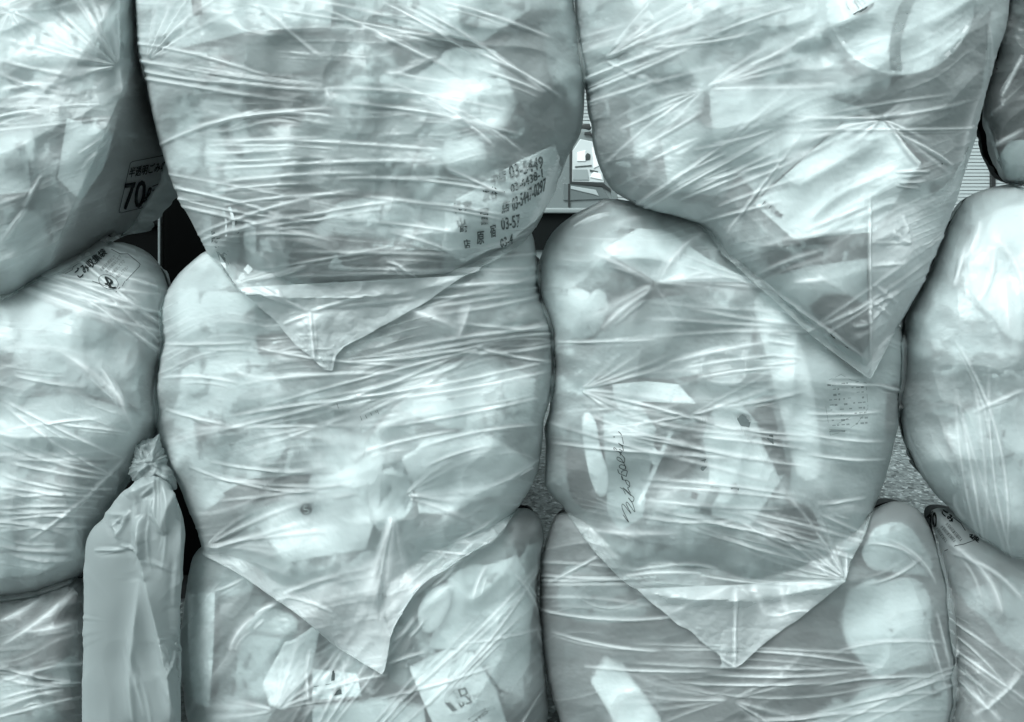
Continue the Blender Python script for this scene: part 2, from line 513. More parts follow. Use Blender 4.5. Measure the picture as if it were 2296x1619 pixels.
def content(bag, name, cat, label, poly, inset=8, thick=2, tone=0.7, bulge=0.0, crumple=0.0, rough=0.7, var=0.12, soft=False, group=None, mat=None, scale=14.0):
    """an item of rubbish pressed against the inside of the film; insets, thickness and bulge in mm"""
    B = BAGS[bag]
    if name in ('crumpled_bag', 'tissue_wad', 'soft_packet', 'speckled_packet') and tone < .86: inset += 4; tone *= .88
    bulge = bulge * .4; crumple = crumple * .7
    CONTENT_NO[0] += 1; sd = CONTENT_NO[0]
    pl = chaikin([tuple(p) for p in poly]) if soft else np.array([(p[0], p[1]) for p in poly], float)
    bd = dense(pl, 7.0)
    c = np.array([pl[:, 0].mean(), pl[:, 1].mean()])
    # area centroid keeps long shapes star-like
    x, y = pl[:, 0], pl[:, 1]; x2, y2 = np.roll(x, -1), np.roll(y, -1); cr = x * y2 - x2 * y; A = cr.sum() / 2
    if abs(A) > 1: c = np.array([((x + x2) * cr).sum() / (6 * A), ((y + y2) * cr).sum() / (6 * A)])
    ext = max(np.ptp(pl[:, 0]), np.ptp(pl[:, 1]))
    if crumple and ext > 40:
        g_ = np.linspace(0, 2 * np.pi, len(bd), endpoint=False); q_ = 1.5
        j_ = np.abs(vnoise(q_ * np.cos(g_) + sd * 5, q_ * np.sin(g_), sd + 3)) - .25 + .25 * vnoise(2.2 * q_ * np.cos(g_) + sd, 2.2 * q_ * np.sin(g_), sd + 4)
        bd = c + (bd - c) * (1 - .14 * j_[:, None])
    K_ = int(np.clip(ext / 2 / 9, 5, 26))
    if soft and bulge: tr = np.sin(np.linspace(0, 1, K_ + 1) * np.pi / 2)[1:]
    else: tr = (np.arange(K_) + 1) / K_
    nb = len(bd)
    UV = np.concatenate([c[None]] + [c + (bd - c) * q for q in tr])
    rr = np.concatenate([[0]] + [np.full(nb, q) for q in tr])
    y = B.base.get(UV[:, 0], UV[:, 1])
    prof = np.sqrt(np.clip(1 - rr ** 2.2, 0, 1))
    ins = (inset * 1.35 if inset > 4.5 else inset) / 1000. + bulge / 1000. * (1 - prof)
    if crumple:
        ins = ins + crumple / 1000. * (np.abs(vnoise(UV[:, 0] / 34 + sd, UV[:, 1] / 34, sd)) * 1.2 + .6 * np.abs(vnoise(UV[:, 0] / 15 + sd, UV[:, 1] / 15, sd + 2)))
    Y1 = np.maximum(y + ins, B.fin.get(UV[:, 0], UV[:, 1]) + 0.0022 + inset * 2e-4)
    if name in PRESSED and inset <= 2.6 or name in PRESSED and not soft and inset <= 5: Y1 = B.fin.get(UV[:, 0], UV[:, 1]) + (.0045 if name == 'round_lid' else .0026 if inset > 1 else .0011) + .012 * (1 - prof) * (bulge > 0)
    P1 = at(UV[:, 0], UV[:, 1], Y1)
    P2 = P1.copy(); P2[:, 1] += thick / 1000. + (bulge / 1000. * prof * 0.6)
    n = len(P1)
    F = []
    for i in range(nb):
        j = (i + 1) % nb
        F.append((0, 1 + i, 1 + j)); F.append((n, n + 1 + j, n + 1 + i))
        for q in range(K_ - 1):
            a = 1 + q * nb; b = a + nb
            F.append((a + i, b + i, b + j, a + j)); F.append((n + a + j, n + b + j, n + b + i, n + a + i))
        a = 1 + (K_ - 1) * nb
        F.append((a + i, n + a + i, n + a + j, a + j))
    o = make_mesh(name, np.concatenate([P1, P2]), F, mat or solid(tone, rough, var, scale), None, bool(soft or bulge or crumple))
    tag(o, label, cat, group)
    return o


def mark(bag, name, parent, quads, m, lift=0.0012, ref='fin', inset=0):
    """printed marks: list of polygons in grid units laid on a bag's film (or on an item at an inset), one mesh"""
    B = BAGS[bag]; dm = B.fin if ref == 'fin' else B.base
    P = []; F = []
    for q in quads:
        q = np.array(q, float); k = len(P)
        y = dm.get(q[:, 0], q[:, 1]) - lift + inset / 1000.
        if ref == 'press': y = B.fin.get(q[:, 0], q[:, 1]) + .0006 - lift * .5
        if ref == 'base': y = np.maximum(y, B.fin.get(q[:, 0], q[:, 1]) + .0006 + inset * 2e-4)
        P.extend(at(q[:, 0], q[:, 1], y)); F.append(tuple(range(k, k + len(q))))
    P = np.array(P)
    if parent is not None: P = P - np.array(parent.matrix_world.translation if False else parent.location)
    return make_mesh(name, P, F, m, parent, False)


_txt = {}


def text_mesh(body):
    cu = bpy.data.curves.new('tmp', 'FONT'); cu.body = body; cu.resolution_u = 3
    o = bpy.data.objects.new('tmp', cu); COL.objects.link(o)
    bpy.context.view_layer.update()
    me = bpy.data.meshes.new_from_object(o.evaluated_get(bpy.context.evaluated_depsgraph_get()))
    V = np.array([v.co[:2] for v in me.vertices]).reshape(-1, 2); F = [tuple(p.vertices) for p in me.polygons]
    bpy.data.objects.remove(o); bpy.data.meshes.remove(me); bpy.data.curves.remove(cu)
    return V, F


def text_polys(body, quad, bold=0.0):
    """lettering fitted to a four-cornered patch (top-left, top-right, bottom-right, bottom-left) in grid units"""
    V, F = text_mesh(body)
    lo, hi = V.min(0), V.max(0)
    T = (V - lo) / (hi - lo)
    q = np.array(quad, float)
    a = T[:, :1]; b = 1 - T[:, 1:2]
    W = (q[0] * (1 - a) + q[1] * a) * (1 - b) + (q[3] * (1 - a) + q[2] * a) * b
    polys = [W[list(f)] for f in F]
    if bold:
        polys = polys + [p + np.array([bold, 0]) for p in polys] + [p + np.array([0, bold]) for p in polys] + [p + np.array([bold, bold]) for p in polys]
    return polys


def stroke(pts, w, closed=False):
    pts = [np.array(p, float) for p in pts]
    if closed: pts = pts + [pts[0]]
    out = []
    for a, b in zip(pts[:-1], pts[1:]):
        d = b - a; l = np.hypot(*d)
        if l < 1e-6: continue
        k = max(1, int(l / 14)); nn = np.array([-d[1], d[0]]) / l * w / 2; e = d / l * w * .25
        for i in range(k):
            p = a + d * i / k - e; q = a + d * (i + 1) / k + e
            out.append([p + nn, q + nn, q - nn, p - nn])
    return out


def curve_pts(pts, k=6):
    """Catmull-Rom through points"""
    P = [np.array(p, float) for p in pts]; P = [2 * P[0] - P[1]] + P + [2 * P[-1] - P[-2]]
    o = []
    for i in range(1, len(P) - 2):
        for j in range(k):
            t = j / k
            o.append(.5 * ((2 * P[i]) + (-P[i - 1] + P[i + 1]) * t + (2 * P[i - 1] - 5 * P[i] + 4 * P[i + 1] - P[i + 2]) * t * t + (-P[i - 1] + 3 * P[i] - 3 * P[i + 1] + P[i + 2]) * t ** 3))
    o.append(P[-2]); return o


def flap(B, leftpts, rightpts, rd, filmname, seed, n=110, lift=0.006):
    """the empty corner of a bag: a doubled sheet of film hanging in front of what is below"""
    lp = dense_open(np.array(leftpts, float)); rp = dense_open(np.array(rightpts, float))
    tt = np.linspace(0, 1, n)
    for e in (lp, rp):
        k_ = np.linspace(0, 1, len(e)); e += np.stack([vnoise(k_ * 7 + seed, k_ * 0, seed + 5), vnoise(k_ * 7, k_ * 0 + seed, seed + 6)], -1) * 3.4 * np.sin(np.pi * k_)[:, None] ** .5
    lp = resample(lp, tt); rp = resample(rp, tt)
    m = n
    x = np.linspace(0, 1, m)
    UV = lp[:, None, :] * (1 - x[None, :, None]) + rp[:, None, :] * x[None, :, None]
    U, V = UV[..., 0], UV[..., 1]
    zh = np.minimum(SCENE_MAP.get(U, V), 0.3) - lift
    Y = zh.copy()
    for _ in range(260):
        p = np.pad(Y, 1, mode='edge')
        s = (p[:-2, 1:-1] + p[2:, 1:-1] + p[1:-1, :-2] + p[1:-1, 2:]) / 4
        Y = np.minimum(s, zh)
    Y = Y - 0.004 * fbm(U / 90, V / 70, seed, 2)
    H, F = ridges_height(U, V, extra_ridges(rd, 1, seed=seed))
    cr = (1 - np.abs(vnoise(U / 60 + seed, V / 45, seed + 1))) ** 6 * sstep(-.2, .6, vnoise(U / 90, V / 90, seed + 8))
    H = H + 2.4 * cr + 3.0 * (np.abs(vnoise(U / 75 + seed, V / 60, seed + 9)) - .3) + .6 * fbm(U / 14, V / 12, seed + 2, 2)
    Y = np.minimum(Y, zh + .001) - H * .001
    P = at(U, V, Y)
    P2 = P.copy(); P2[..., 1] += 0.0025
    Q = np.concatenate([grid_quads(n, m), grid_quads(n, m, n * m, True)])
    o = make_mesh('corner_flap', np.concatenate([P.reshape(-1, 3), P2.reshape(-1, 3)]) - B.base_loc, Q, film(*filmname), B.root, True, np.concatenate([np.maximum(F, .5 * cr).ravel(), F.ravel() * 0]))
    SCENE_MAP.splat(U, V, Y); SCENE_MAP.fill(1)
    return o


def dense_open(p):
    o = []
    for a, b in zip(p[:-1], p[1:]):
        k = max(2, int(np.hypot(*(b - a)) / 2)); t = np.arange(k) / k
        o.append(a + (b - a) * t[:, None])
    o.append(p[-1:]); return np.concatenate(o)


def resample(p, tt):
    d = np.concatenate([[0], np.cumsum(np.hypot(*np.diff(p, axis=0).T))]); d /= d[-1]
    return np.stack([np.interp(tt, d, p[:, 0]), np.interp(tt, d, p[:, 1])], -1)


def polydist(U, V, pts):
    """signed distance to an open polyline, positive on its right-hand side as it runs"""
    best = np.full(U.shape, 1e9); sg = np.ones(U.shape)
    for (a, b) in zip(pts[:-1], pts[1:]):
        dx, dy = b[0] - a[0], b[1] - a[1]; l2 = dx * dx + dy * dy
        t = np.clip(((U - a[0]) * dx + (V - a[1]) * dy) / l2, 0, 1)
        d = np.hypot(U - a[0] - t * dx, V - a[1] - t * dy)
        s = np.sign((U - a[0]) * dy - (V - a[1]) * dx)
        m = d < best
        best = np.where(m, d, best); sg = np.where(m, s, sg)
    return best * sg


def RS(lst, k, ou, ov, **kw):
    """ridge list surveyed on an enlarged sheet"""
    o = []
    for q in lst:
        u0, v0, u1, v1 = [q[0] * k + ou, q[1] * k + ov, q[2] * k + ou, q[3] * k + ov]
        o.append(ridge(u0, v0, u1, v1, (q[4] if len(q) > 4 else 0) * k, q[5] if len(q) > 5 else kw.get('w', 5.5), q[6] if len(q) > 6 else kw.get('a', 2.6)))
    return o

# ================================================================== THE PILE
# ---- bottom row
K_ = .2557
rdL = fan(1638, 1569, [-8, -14, -20, -27, -34, -165, -172, -180, -158, 172, 18, 30, 45, 160], [330, 300, 380, 260, 240], 7, 2.0) \
    + RS([(110, 560, 370, 420), (560, 600, 1000, 640, 20), (300, 980, 960, 1000, 10), (1500, 1080, 2080, 1030, -20), (1640, 1180, 2100, 1110, -15), (1600, 900, 2150, 860, -30),
          (1750, 560, 2030, 420, 20), (1750, 350, 2050, 480, -40), (1850, 330, 2100, 560, -40), (130, 800, 700, 900, 20), (2100, 700, 2170, 1000), (2060, 800, 2150, 1100)], .4392, 1176.6, 1064.5)
make_bag('L', 'dim bag at the bottom centre with pale foam blocks and a star of creases', [
    (1250, 1142), (1230, 1180), (1215, 1250), (1207, 1330), (1212, 1420), (1225, 1500), (1240, 1560), (1255, 1619), (1290, 1780), (2080, 1780), (2140, 1619), (2146, 1500), (2138, 1400),
    (2120, 1290), (2100, 1220), (2075, 1160), (2045, 1130), (1985, 1125), (1900, 1180), (1600, 1250), (1350, 1150)], (1690, 1480), 0.10, .22, .25, rdL, ('l', 0.28), fine=.7, fine_dir=-8, seed=2, lump=.012, sweep=26)
rdK = fan(617, 1592, [-62, -54, -72, -82, -95, -48, -40, -28, -18, -172, -178, 176, -8], [190, 160, 230, 150, 120], 7, 2.8) \
    + RS([(350, 470, 600, 360, 10), (490, 1000, 700, 690, -30, 9, 4), (700, 690, 870, 590, -10, 8, 3.5), (690, 810, 780, 720), (1150, 1150, 1170, 1500, 0), (1190, 980, 1150, 1180),
          (1480, 1080, 1500, 1400), (1870, 1200, 1300, 1340, 10), (1860, 1110, 2200, 1000, 0), (2050, 880, 2200, 700, 10), (1900, 900, 2100, 700, 20, 8, 3)], K_, 392.2, 1204.6) \
    + RS([(1080, 1100, 1180, 1000, 10), (1200, 1320, 1500, 1260, 8, 5, 2), (880, 1530, 1330, 1400, 8, 5, 2), (1290, 1020, 1240, 1150, 5), (1400, 1050, 1490, 1200, -10), (1480, 1260, 1540, 1560, -15), (1500, 1200, 1550, 1500, -18)], .5844, 336.2, 672.4)
make_bag('K', 'bottom bag with a carton edge and a printed paper bag showing through', [
    (452, 1217), (425, 1250), (415, 1330), (407, 1420), (408, 1520), (412, 1600), (440, 1700), (470, 1780), (1180, 1780), (1215, 1700), (1225, 1619), (1219, 1500), (1207, 1380), (1206, 1300),
    (1218, 1240), (1222, 1190), (1210, 1155), (1172, 1138), (1100, 1150), (900, 1100), (600, 1150)], (810, 1480), 0.08, .21, .25, rdK, ('k', 0.23), fine=.7, fine_dir=-50, seed=3, lump=.014)
make_bag('M', 'bag at the bottom right corner with dark lettering printed across its top', [
    (2082, 1150), (2105, 1138), (2150, 1146), (2250, 1180), (2400, 1200), (2700, 1300), (2700, 1780), (2110, 1780), (2135, 1640), (2138, 1500), (2130, 1380), (2112, 1280), (2095, 1200)], (2390, 1480), 0.14, .18, .25,
    RS([(40, 880, 539, 820, 40, 9, 3), (330, 1130, 480, 1330, -30, 9, 4), (340, 1160, 539, 1290, -20, 8, 3), (400, 1600, 539, 1480, 10, 10, 3), (360, 1500, 480, 1619, 0, 9, 3)], 1.4754 * .5603, 1849, 280.),
    ('m', 0.38), fine=.5, fine_dir=40, seed=5, sweep=4)
make_bag('J', 'shaded bag in the bottom left corner beside the tall narrow bag', [
    (-300, 1340), (0, 1338), (110, 1322), (200, 1280), (205, 1400), (200, 1780), (-300, 1780)], (20, 1560), 0.12, .20, .25,
    RS([(0, 1290, 360, 1020, 20, 10, 3.5), (0, 1420, 300, 1450, 20, 7, 3), (0, 1380, 330, 1440, 10, 6, 2.5), (0, 1520, 300, 1460, -10, 7, 3), (220, 1445, 360, 1445, 0, 6, 3), (0, 1560, 280, 1480, -10, 8, 3), (100, 1230, 340, 1180, 10, 9, 3), (0, 1180, 200, 1070, 10, 9, 3)],
       .5155, 0, 784.4), ('j', 0.24), fine=.8, fine_dir=-12, seed=6, sweep=9)

# ---- middle row
dark_under_E = [(-320, 1310), (0, 1303), (80, 1292), (165, 1256), (215, 1235)]
rdE = RS([(0, 210, 540, 470, 10), (20, 240, 520, 560, 20), (0, 400, 490, 545, 20), (190, 570, 520, 600, 15), (0, 650, 470, 640, -14), (0, 690, 430, 690, -10), (0, 745, 420, 730, -14), (0, 790, 400, 770, -8), (120, 830, 550, 460, 22, 7, 3.4),
          (0, 850, 330, 870, 14, 8, 3), (30, 880, 320, 905, 20, 8, 3), (20, 350, 440, 300, -8), (230, 320, 560, 360, 0), (60, 110, 380, 160, 10), (420, 60, 580, 350, -20, 9, 3), (250, 0, 560, 250, -20, 9, 3), (0, 540, 400, 620, 15), (0, 480, 460, 560, 12), (0, 590, 380, 640, 8),
          (0, 720, 420, 700, -5, 4, 2), (0, 620, 430, 660, 5, 4, 2)], .5155, 0, 784.4)
make_bag('E', 'bag at the left edge with print on its shoulder and long level creases', [
    (-300, 640), (0, 655), (100, 600), (200, 555), (262, 538), (310, 549), (345, 577), (372, 620), (383, 660), (377, 720), (366, 800), (359, 900), (350, 960), (325, 1020), (290, 1090), (240, 1150), (200, 1220), (195, 1280),
    (100, 1333), (0, 1347), (-300, 1380)], (90, 960), .07, .21, .25, rdE, ('e', 0.38), fine=1.0, fine_dir=12, seed=7, n=3.4, mod=lambda U, V: 1.6 * K * np.maximum(0, polydist(U, V, dark_under_E[::-1])))
rdF = fan(459, 1225, [-8, -13, -18, -23, -28, -33, -4, 2, 8, 14, 22, -15.5, -20.5], [330, 380, 360, 300, 250, 180, 330, 200, 170, 150], 6, 3.0) \
    + fan(905, 1110, [0, 6, 12, -8, -16, -24, 18, 26, -33], [220, 190, 150, 240, 260, 200], 6, 2.4) + fan(880, 1150, [100, 95, 106, 88, 82, 112, 75], [310, 260, 200, 290, 180], 9, 3.6) \
    + fan(720, 955, [-18, -26, -12, 165, 172, 180, -6], [260, 180, 330], 6, 2.4) \
    + RS([(50, 170, 400, 160, 5), (330, 330, 1000, 290, -25, 7, 2.5), (740, 240, 1350, 160, 14, 5, 3.4), (500, 440, 1100, 330, -10, 6, 3), (900, 385, 1535, 275, 8, 6, 3), (520, 410, 1540, 235, 16, 5, 3), (280, 500, 720, 400, -5), (300, 450, 720, 385, -8),
          (860, 490, 1500, 375, 10, 6, 2.8), (780, 600, 1180, 500, -10), (230, 620, 725, 655, 18, 5, 3.4), (200, 680, 780, 710, 14, 5, 3), (150, 640, 700, 735, 30, 5, 3), (260, 770, 830, 690, 8, 5, 2.6), (50, 300, 340, 320, -14), (60, 420, 300, 480, 5), (400, 180, 1000, 250, 18),
          (1030, 570, 1500, 480, -20), (1060, 640, 1300, 560, -10), (1300, 720, 1500, 600, 10), (1150, 930, 1330, 830, 8), (1040, 960, 1250, 980, 0), (510, 1130, 730, 1060, -8, 7, 3.5), (520, 1140, 700, 1200, -10), (700, 760, 800, 740), (1250, 180, 1540, 240, 6, 5, 3), (960, 20, 1180, 110, 0, 12, 4), (1230, 20, 1180, 150, 0, 10, 4)],
         .5844, 336.2, 672.4)
make_bag('F', 'bag left of centre with a slack hanging corner and a ring-shaped core inside', [
    (470, 556), (420, 590), (385, 625), (362, 680), (358, 740), (366, 775), (350, 850), (346, 900), (352, 960), (370, 1020), (395, 1080), (420, 1150), (445, 1200), (458, 1240, 1), (530, 1285), (610, 1335), (680, 1385),
    (720, 1420), (760, 1450), (800, 1475), (858, 1511, 1), (868, 1470), (872, 1420), (900, 1370), (925, 1330), (955, 1292), (1000, 1275), (1060, 1240), (1110, 1205), (1150, 1160), (1180, 1110), (1200, 1060),
    (1208, 1010), (1216, 960), (1214, 930), (1235, 880), (1240, 800), (1236, 740), (1222, 690), (1205, 650), (1208, 600), (1200, 540), (1188, 508, 1), (1100, 540), (1000, 580), (800, 590), (600, 560)],
    (800, 880), .06, .23, .25, rdF, ('f', 0.32), thick=lambda U, V: .5 * sstep(0, 60, polydist(U, V, [(960, 1260), (860, 1200), (640, 1290), (450, 1215)])) , fine=1.1, fine_dir=-10, seed=8, lump=.02)
rdG = fan(1300, 873, [-7, -14, -22, -32, 10, 17, 25, 34, 2, -45], [330, 280, 250, 160, 260, 240, 180, 90, 380, 120], 6, 3.0) \
    + fan(1545, 932, [-10, -17, 5, 9, 14, 22, 30, -28, 170, 178, 188], [260, 230, 330, 300, 260, 150, 120], 5.5, 3.0) \
    + fan(1896, 1300, [-118, -125, -132, -139, -146, -153, -160, -168, -110], [230, 300, 260, 210, 280], 5.5, 3.0) \
    + fan(1465, 634, [-28, -55, -80, 4, 150, 120, 60, -140], [180, 120, 80, 230, 220, 120], 8, 1.7) \
    + RS([(590, 20, 1400, 110, -14, 5, 3.4), (560, 55, 1400, 130, -10, 5, 2.6), (600, 130, 1320, 175, 8, 5, 2.6), (590, 210, 1090, 235, 18, 6, 3.2), (1080, 225, 1500, 400, 22, 6, 3.4), (500, 520, 900, 500, -10, 6, 3), (900, 515, 1640, 540, 30, 6, 4.2), (960, 260, 1140, 300, -20, 6, 3),
          (1480, 150, 1740, 120, 0), (1500, 200, 1730, 300, 0), (250, 260, 800, 300, 20, 9, 2.4), (1640, 400, 1640, 530, 0, 6, 3), (1270, 300, 1560, 530, -15, 6, 3), (700, 470, 980, 480, -20, 7, 3)], .4392, 1176.6, 1064.5) \
    + RS([(700, 940, 1240, 830, -10, 6, 2.6), (860, 1010, 1280, 960, -6, 5, 3), (800, 960, 1250, 900, -6, 5, 2.6), (860, 1370, 1420, 1455, 6, 5, 3), (820, 1240, 1420, 1300, 6, 5, 3), (830, 1300, 1400, 1370, -6, 5, 3), (1000, 1160, 1400, 1080, 4, 5, 2.6),
          (1200, 790, 1320, 800), (1200, 830, 1350, 850), (1190, 900, 1380, 910), (1180, 950, 1360, 930), (340, 390, 640, 540, -12, 11, 4), (640, 540, 1150, 520, -14, 10, 4), (900, 290, 680, 520, 30, 10, 3.5), (150, 835, 660, 820, 4, 5, 3), (380, 770, 640, 560, -10, 9, 3),
          (220, 240, 430, 130, -8, 6, 4), (240, 260, 420, 190, -8, 5, 4), (250, 200, 430, 120, -10, 5, 3.5), (1500, 1040, 1800, 1050), (1400, 1290, 1800, 1330, 10), (1400, 1390, 1800, 1420, 10), (1400, 1190, 1780, 1180, 5), (300, 1080, 880, 1230, -10, 6, 3), (1760, 1050, 1880, 1080, 0, 5, 3)], .4498, 1176.6, 392.2)
make_bag('G', 'bag right of centre with a pale foam tube and a signed sheet inside', [
    (1215, 570), (1240, 520), (1275, 490), (1330, 462), (1372, 447), (1420, 455), (1500, 470), (1600, 480), (1750, 540), (1950, 660), (2020, 725), (2022, 800), (2016, 880), (2008, 950), (2000, 1000),
    (1988, 1060), (1965, 1140), (1930, 1210), (1905, 1255), (1893, 1305, 1), (1800, 1330), (1650, 1345), (1520, 1340), (1430, 1325), (1400, 1308), (1360, 1265), (1320, 1215), (1270, 1140), (1240, 1110), (1222, 1088, 1),
    (1220, 1020), (1226, 940), (1236, 860), (1240, 790), (1225, 700), (1205, 640), (1203, 600)], (1610, 890), .07, .23, .25, rdG, ('g', 0.29), fine=.9, fine_dir=6, seed=9)
make_bag('H', 'round taut bag at the right edge, bright on top with a speckled packet low inside', [
    (2090, 600), (2110, 545), (2140, 480), (2175, 440), (2230, 420), (2300, 408), (2450, 420), (2700, 600), (2700, 1150), (2450, 1280), (2295, 1256), (2220, 1225), (2160, 1180), (2110, 1130), (2070, 1075), (2040, 1010),
    (2020, 950), (2018, 880), (2026, 800), (2028, 720), (2055, 655)], (2330, 830), .09, .24, .25,
    RS([(380, 360, 420, 260, 10, 9, 3), (420, 480, 460, 330, 10, 8, 2.4), (500, 560, 490, 420, 0, 10, 3), (400, 780, 539, 720, 0, 7, 2.4), (350, 1000, 380, 1070, 10, 7, 3), (230, 870, 280, 980, 10, 6, 3), (380, 330, 350, 440, 0, 8, 3), (460, 300, 539, 480, -20, 10, 3), (215, 780, 280, 960, 10, 5, 2.5)], .8267, 1849, 280.), ('h', 0.38), fine=.45, fine_dir=75, seed=10, sweep=5, n=3.4)

# ---- top row
crA = [(300, -160), (300, -20), (292, 150), (262, 235), (190, 400), (110, 590), (20, 662)]
rdA = fan(264, 148, [-100, -108, -117, -126, -135, -144, -152, -160, -168, -176, 176, 168, 160, -94], [150, 230, 280, 250, 300, 200, 330, 260, 340], 6.5, 3.2) \
    + fan(25, 25, [20, 35, 55, 80, 110, 140, 170, -10], [120, 170, 100], 6, 3) \
    + RS([(0, 330, 360, 420, 20, 7, 3), (0, 410, 320, 400, -20, 8, 3), (0, 460, 250, 440, -12, 7, 2.6), (0, 520, 200, 510, -10), (0, 270, 400, 350, 10), (100, 930, 190, 780, 0, 7, 2.4), (360, 760, 510, 600, 0, 6, 2), (380, 730, 500, 620, 0, 4, 2), (350, 690, 490, 590, 0, 5, 2), (560, 440, 530, 300, -10, 9, 3),
          (0, 1090, 120, 930, 0, 7, 2.5)], .5018, 0, 0)
make_bag('A', 'bag in the top left corner with a shaded side printed 70 litres', [
    (-300, -160), (300, -160), (303, 60), (312, 150), (340, 230), (370, 300), (386, 352), (366, 420), (337, 465), (302, 515), (222, 560), (150, 602), (70, 640), (0, 674), (-150, 700), (-300, 560)],
    (80, 290), .04, .22, .25, rdA, ('a', 0.33), fine=.8, fine_dir=-20, seed=11, n=2.8, sweep=8, mod=lambda U, V: 1.5 * K * np.maximum(0, polydist(U, V, crA)) * sstep(800, 500, V))
make_bag('D', 'bag in the top right corner with dark crumpled stuff inside', [
    (2262, -160), (2262, 20), (2240, 90), (2212, 180), (2198, 250), (2207, 300), (2226, 360), (2250, 408), (2350, 430), (2600, 430), (2700, 200), (2600, -160)], (2430, 130), .10, .17, .2,
    RS([(1850, 480, 1950, 780, -10, 8, 3), (1900, 640, 2046, 560, 0, 7, 2.6), (1950, 420, 2040, 240, 0, 8, 3)], .5192, 1232.7, 0), ('d', 0.16), fine=.7, fine_dir=-60, seed=12, sweep=12)
rdC = fan(1580, 200, [-28, -23, -18, -13, -34, -8, 150, 158, 143, 135, -3], [330, 260, 380, 300, 200, 380, 200, 250], 5.5, 3.6) \
    + fan(1975, 267, [35, 42, 28, 52, -40, -20, 170, 178, 186, 160, 150, 140, 62, 200], [200, 240, 130, 110, 70, 70, 260, 280], 6, 3.2) \
    + fan(1352, 135, [-32, -38, -26, -20, -14, -45, 20], [300, 200, 380, 330, 260], 6, 3) \
    + RS([(450, 210, 900, 140, 8, 6, 3), (680, 160, 1050, 30, -6), (620, 650, 960, 560, 6), (660, 780, 1150, 640, 10, 6, 2.6), (560, 860, 900, 720, 5), (720, 830, 1240, 600, 14, 6, 2.6), (1470, 530, 1600, 720, 10, 7, 3.6), (1530, 590, 1740, 720, -6, 6, 4), (1500, 790, 1620, 782, 0, 4, 4), (1490, 745, 1640, 740, 0, 4, 3.4), (1490, 800, 1600, 815, 0, 4, 3.6),
          (1382, 830, 1382, 1600, 0, 4, 3), (1480, 1000, 1560, 1050, 10, 7, 4), (1380, 1050, 1560, 1050, 0, 4, 2), (1520, 930, 1560, 1040, 0, 7, 4), (1400, 1230, 1500, 1310, 0, 7, 4), (1390, 1300, 1470, 1370, 0, 7, 4), (1390, 1150, 1520, 1140, 0, 5, 3), (1380, 1400, 1500, 1260, 0, 6, 3.5), (1310, 1410, 1380, 1400, 0, 6, 3.5),
          (1050, 1220, 1200, 1210, 0, 7, 2.6), (900, 1200, 1380, 1560, 0, 6, 3), (760, 1010, 1100, 560, 0, 5, 2.4), (1000, 1040, 1390, 980, 0, 7, 2), (880, 1190, 1180, 1080, -8, 7, 2.4), (300, 560, 560, 440, 6), (380, 640, 660, 480, 6), (420, 700, 640, 600, 0, 5, 2.4), (560, 760, 760, 660), (600, 830, 980, 660), (700, 900, 1100, 760),
          (640, 960, 1000, 870), (1100, 1000, 1390, 880), (1890, 100, 1900, 330, -10, 5, 2.6), (1870, 380, 1760, 740, 10, 9, 3)], .5192, 1232.7, 0)
crC = [(2258, 20), (2212, 210), (2180, 330), (2150, 400), (2135, 460)]
make_bag('C', 'large bag hanging to a pointed corner, a barcode card and a bowl showing through', [
    (1290, -160), (1292, 30), (1300, 110), (1310, 190), (1322, 290), (1336, 340), (1360, 410), (1400, 445), (1450, 472), (1530, 488), (1575, 510), (1615, 560), (1660, 605), (1710, 650), (1800, 735), (1890, 805), (1950, 848, 1),
    (1985, 775), (2025, 705), (2070, 630), (2105, 545), (2135, 460), (2160, 400), (2180, 330), (2198, 240), (2230, 120), (2255, 70), (2262, 0), (2262, -160)], (1770, 250), .03, .25, .25, rdC, ('c', 0.34), thick=lambda U, V: .45 * sstep(0, 6, polydist(U, V, [(1950, 400), (1950, 860)])) * sstep(420, 560, V), fine=1.0, fine_dir=-24, seed=13)
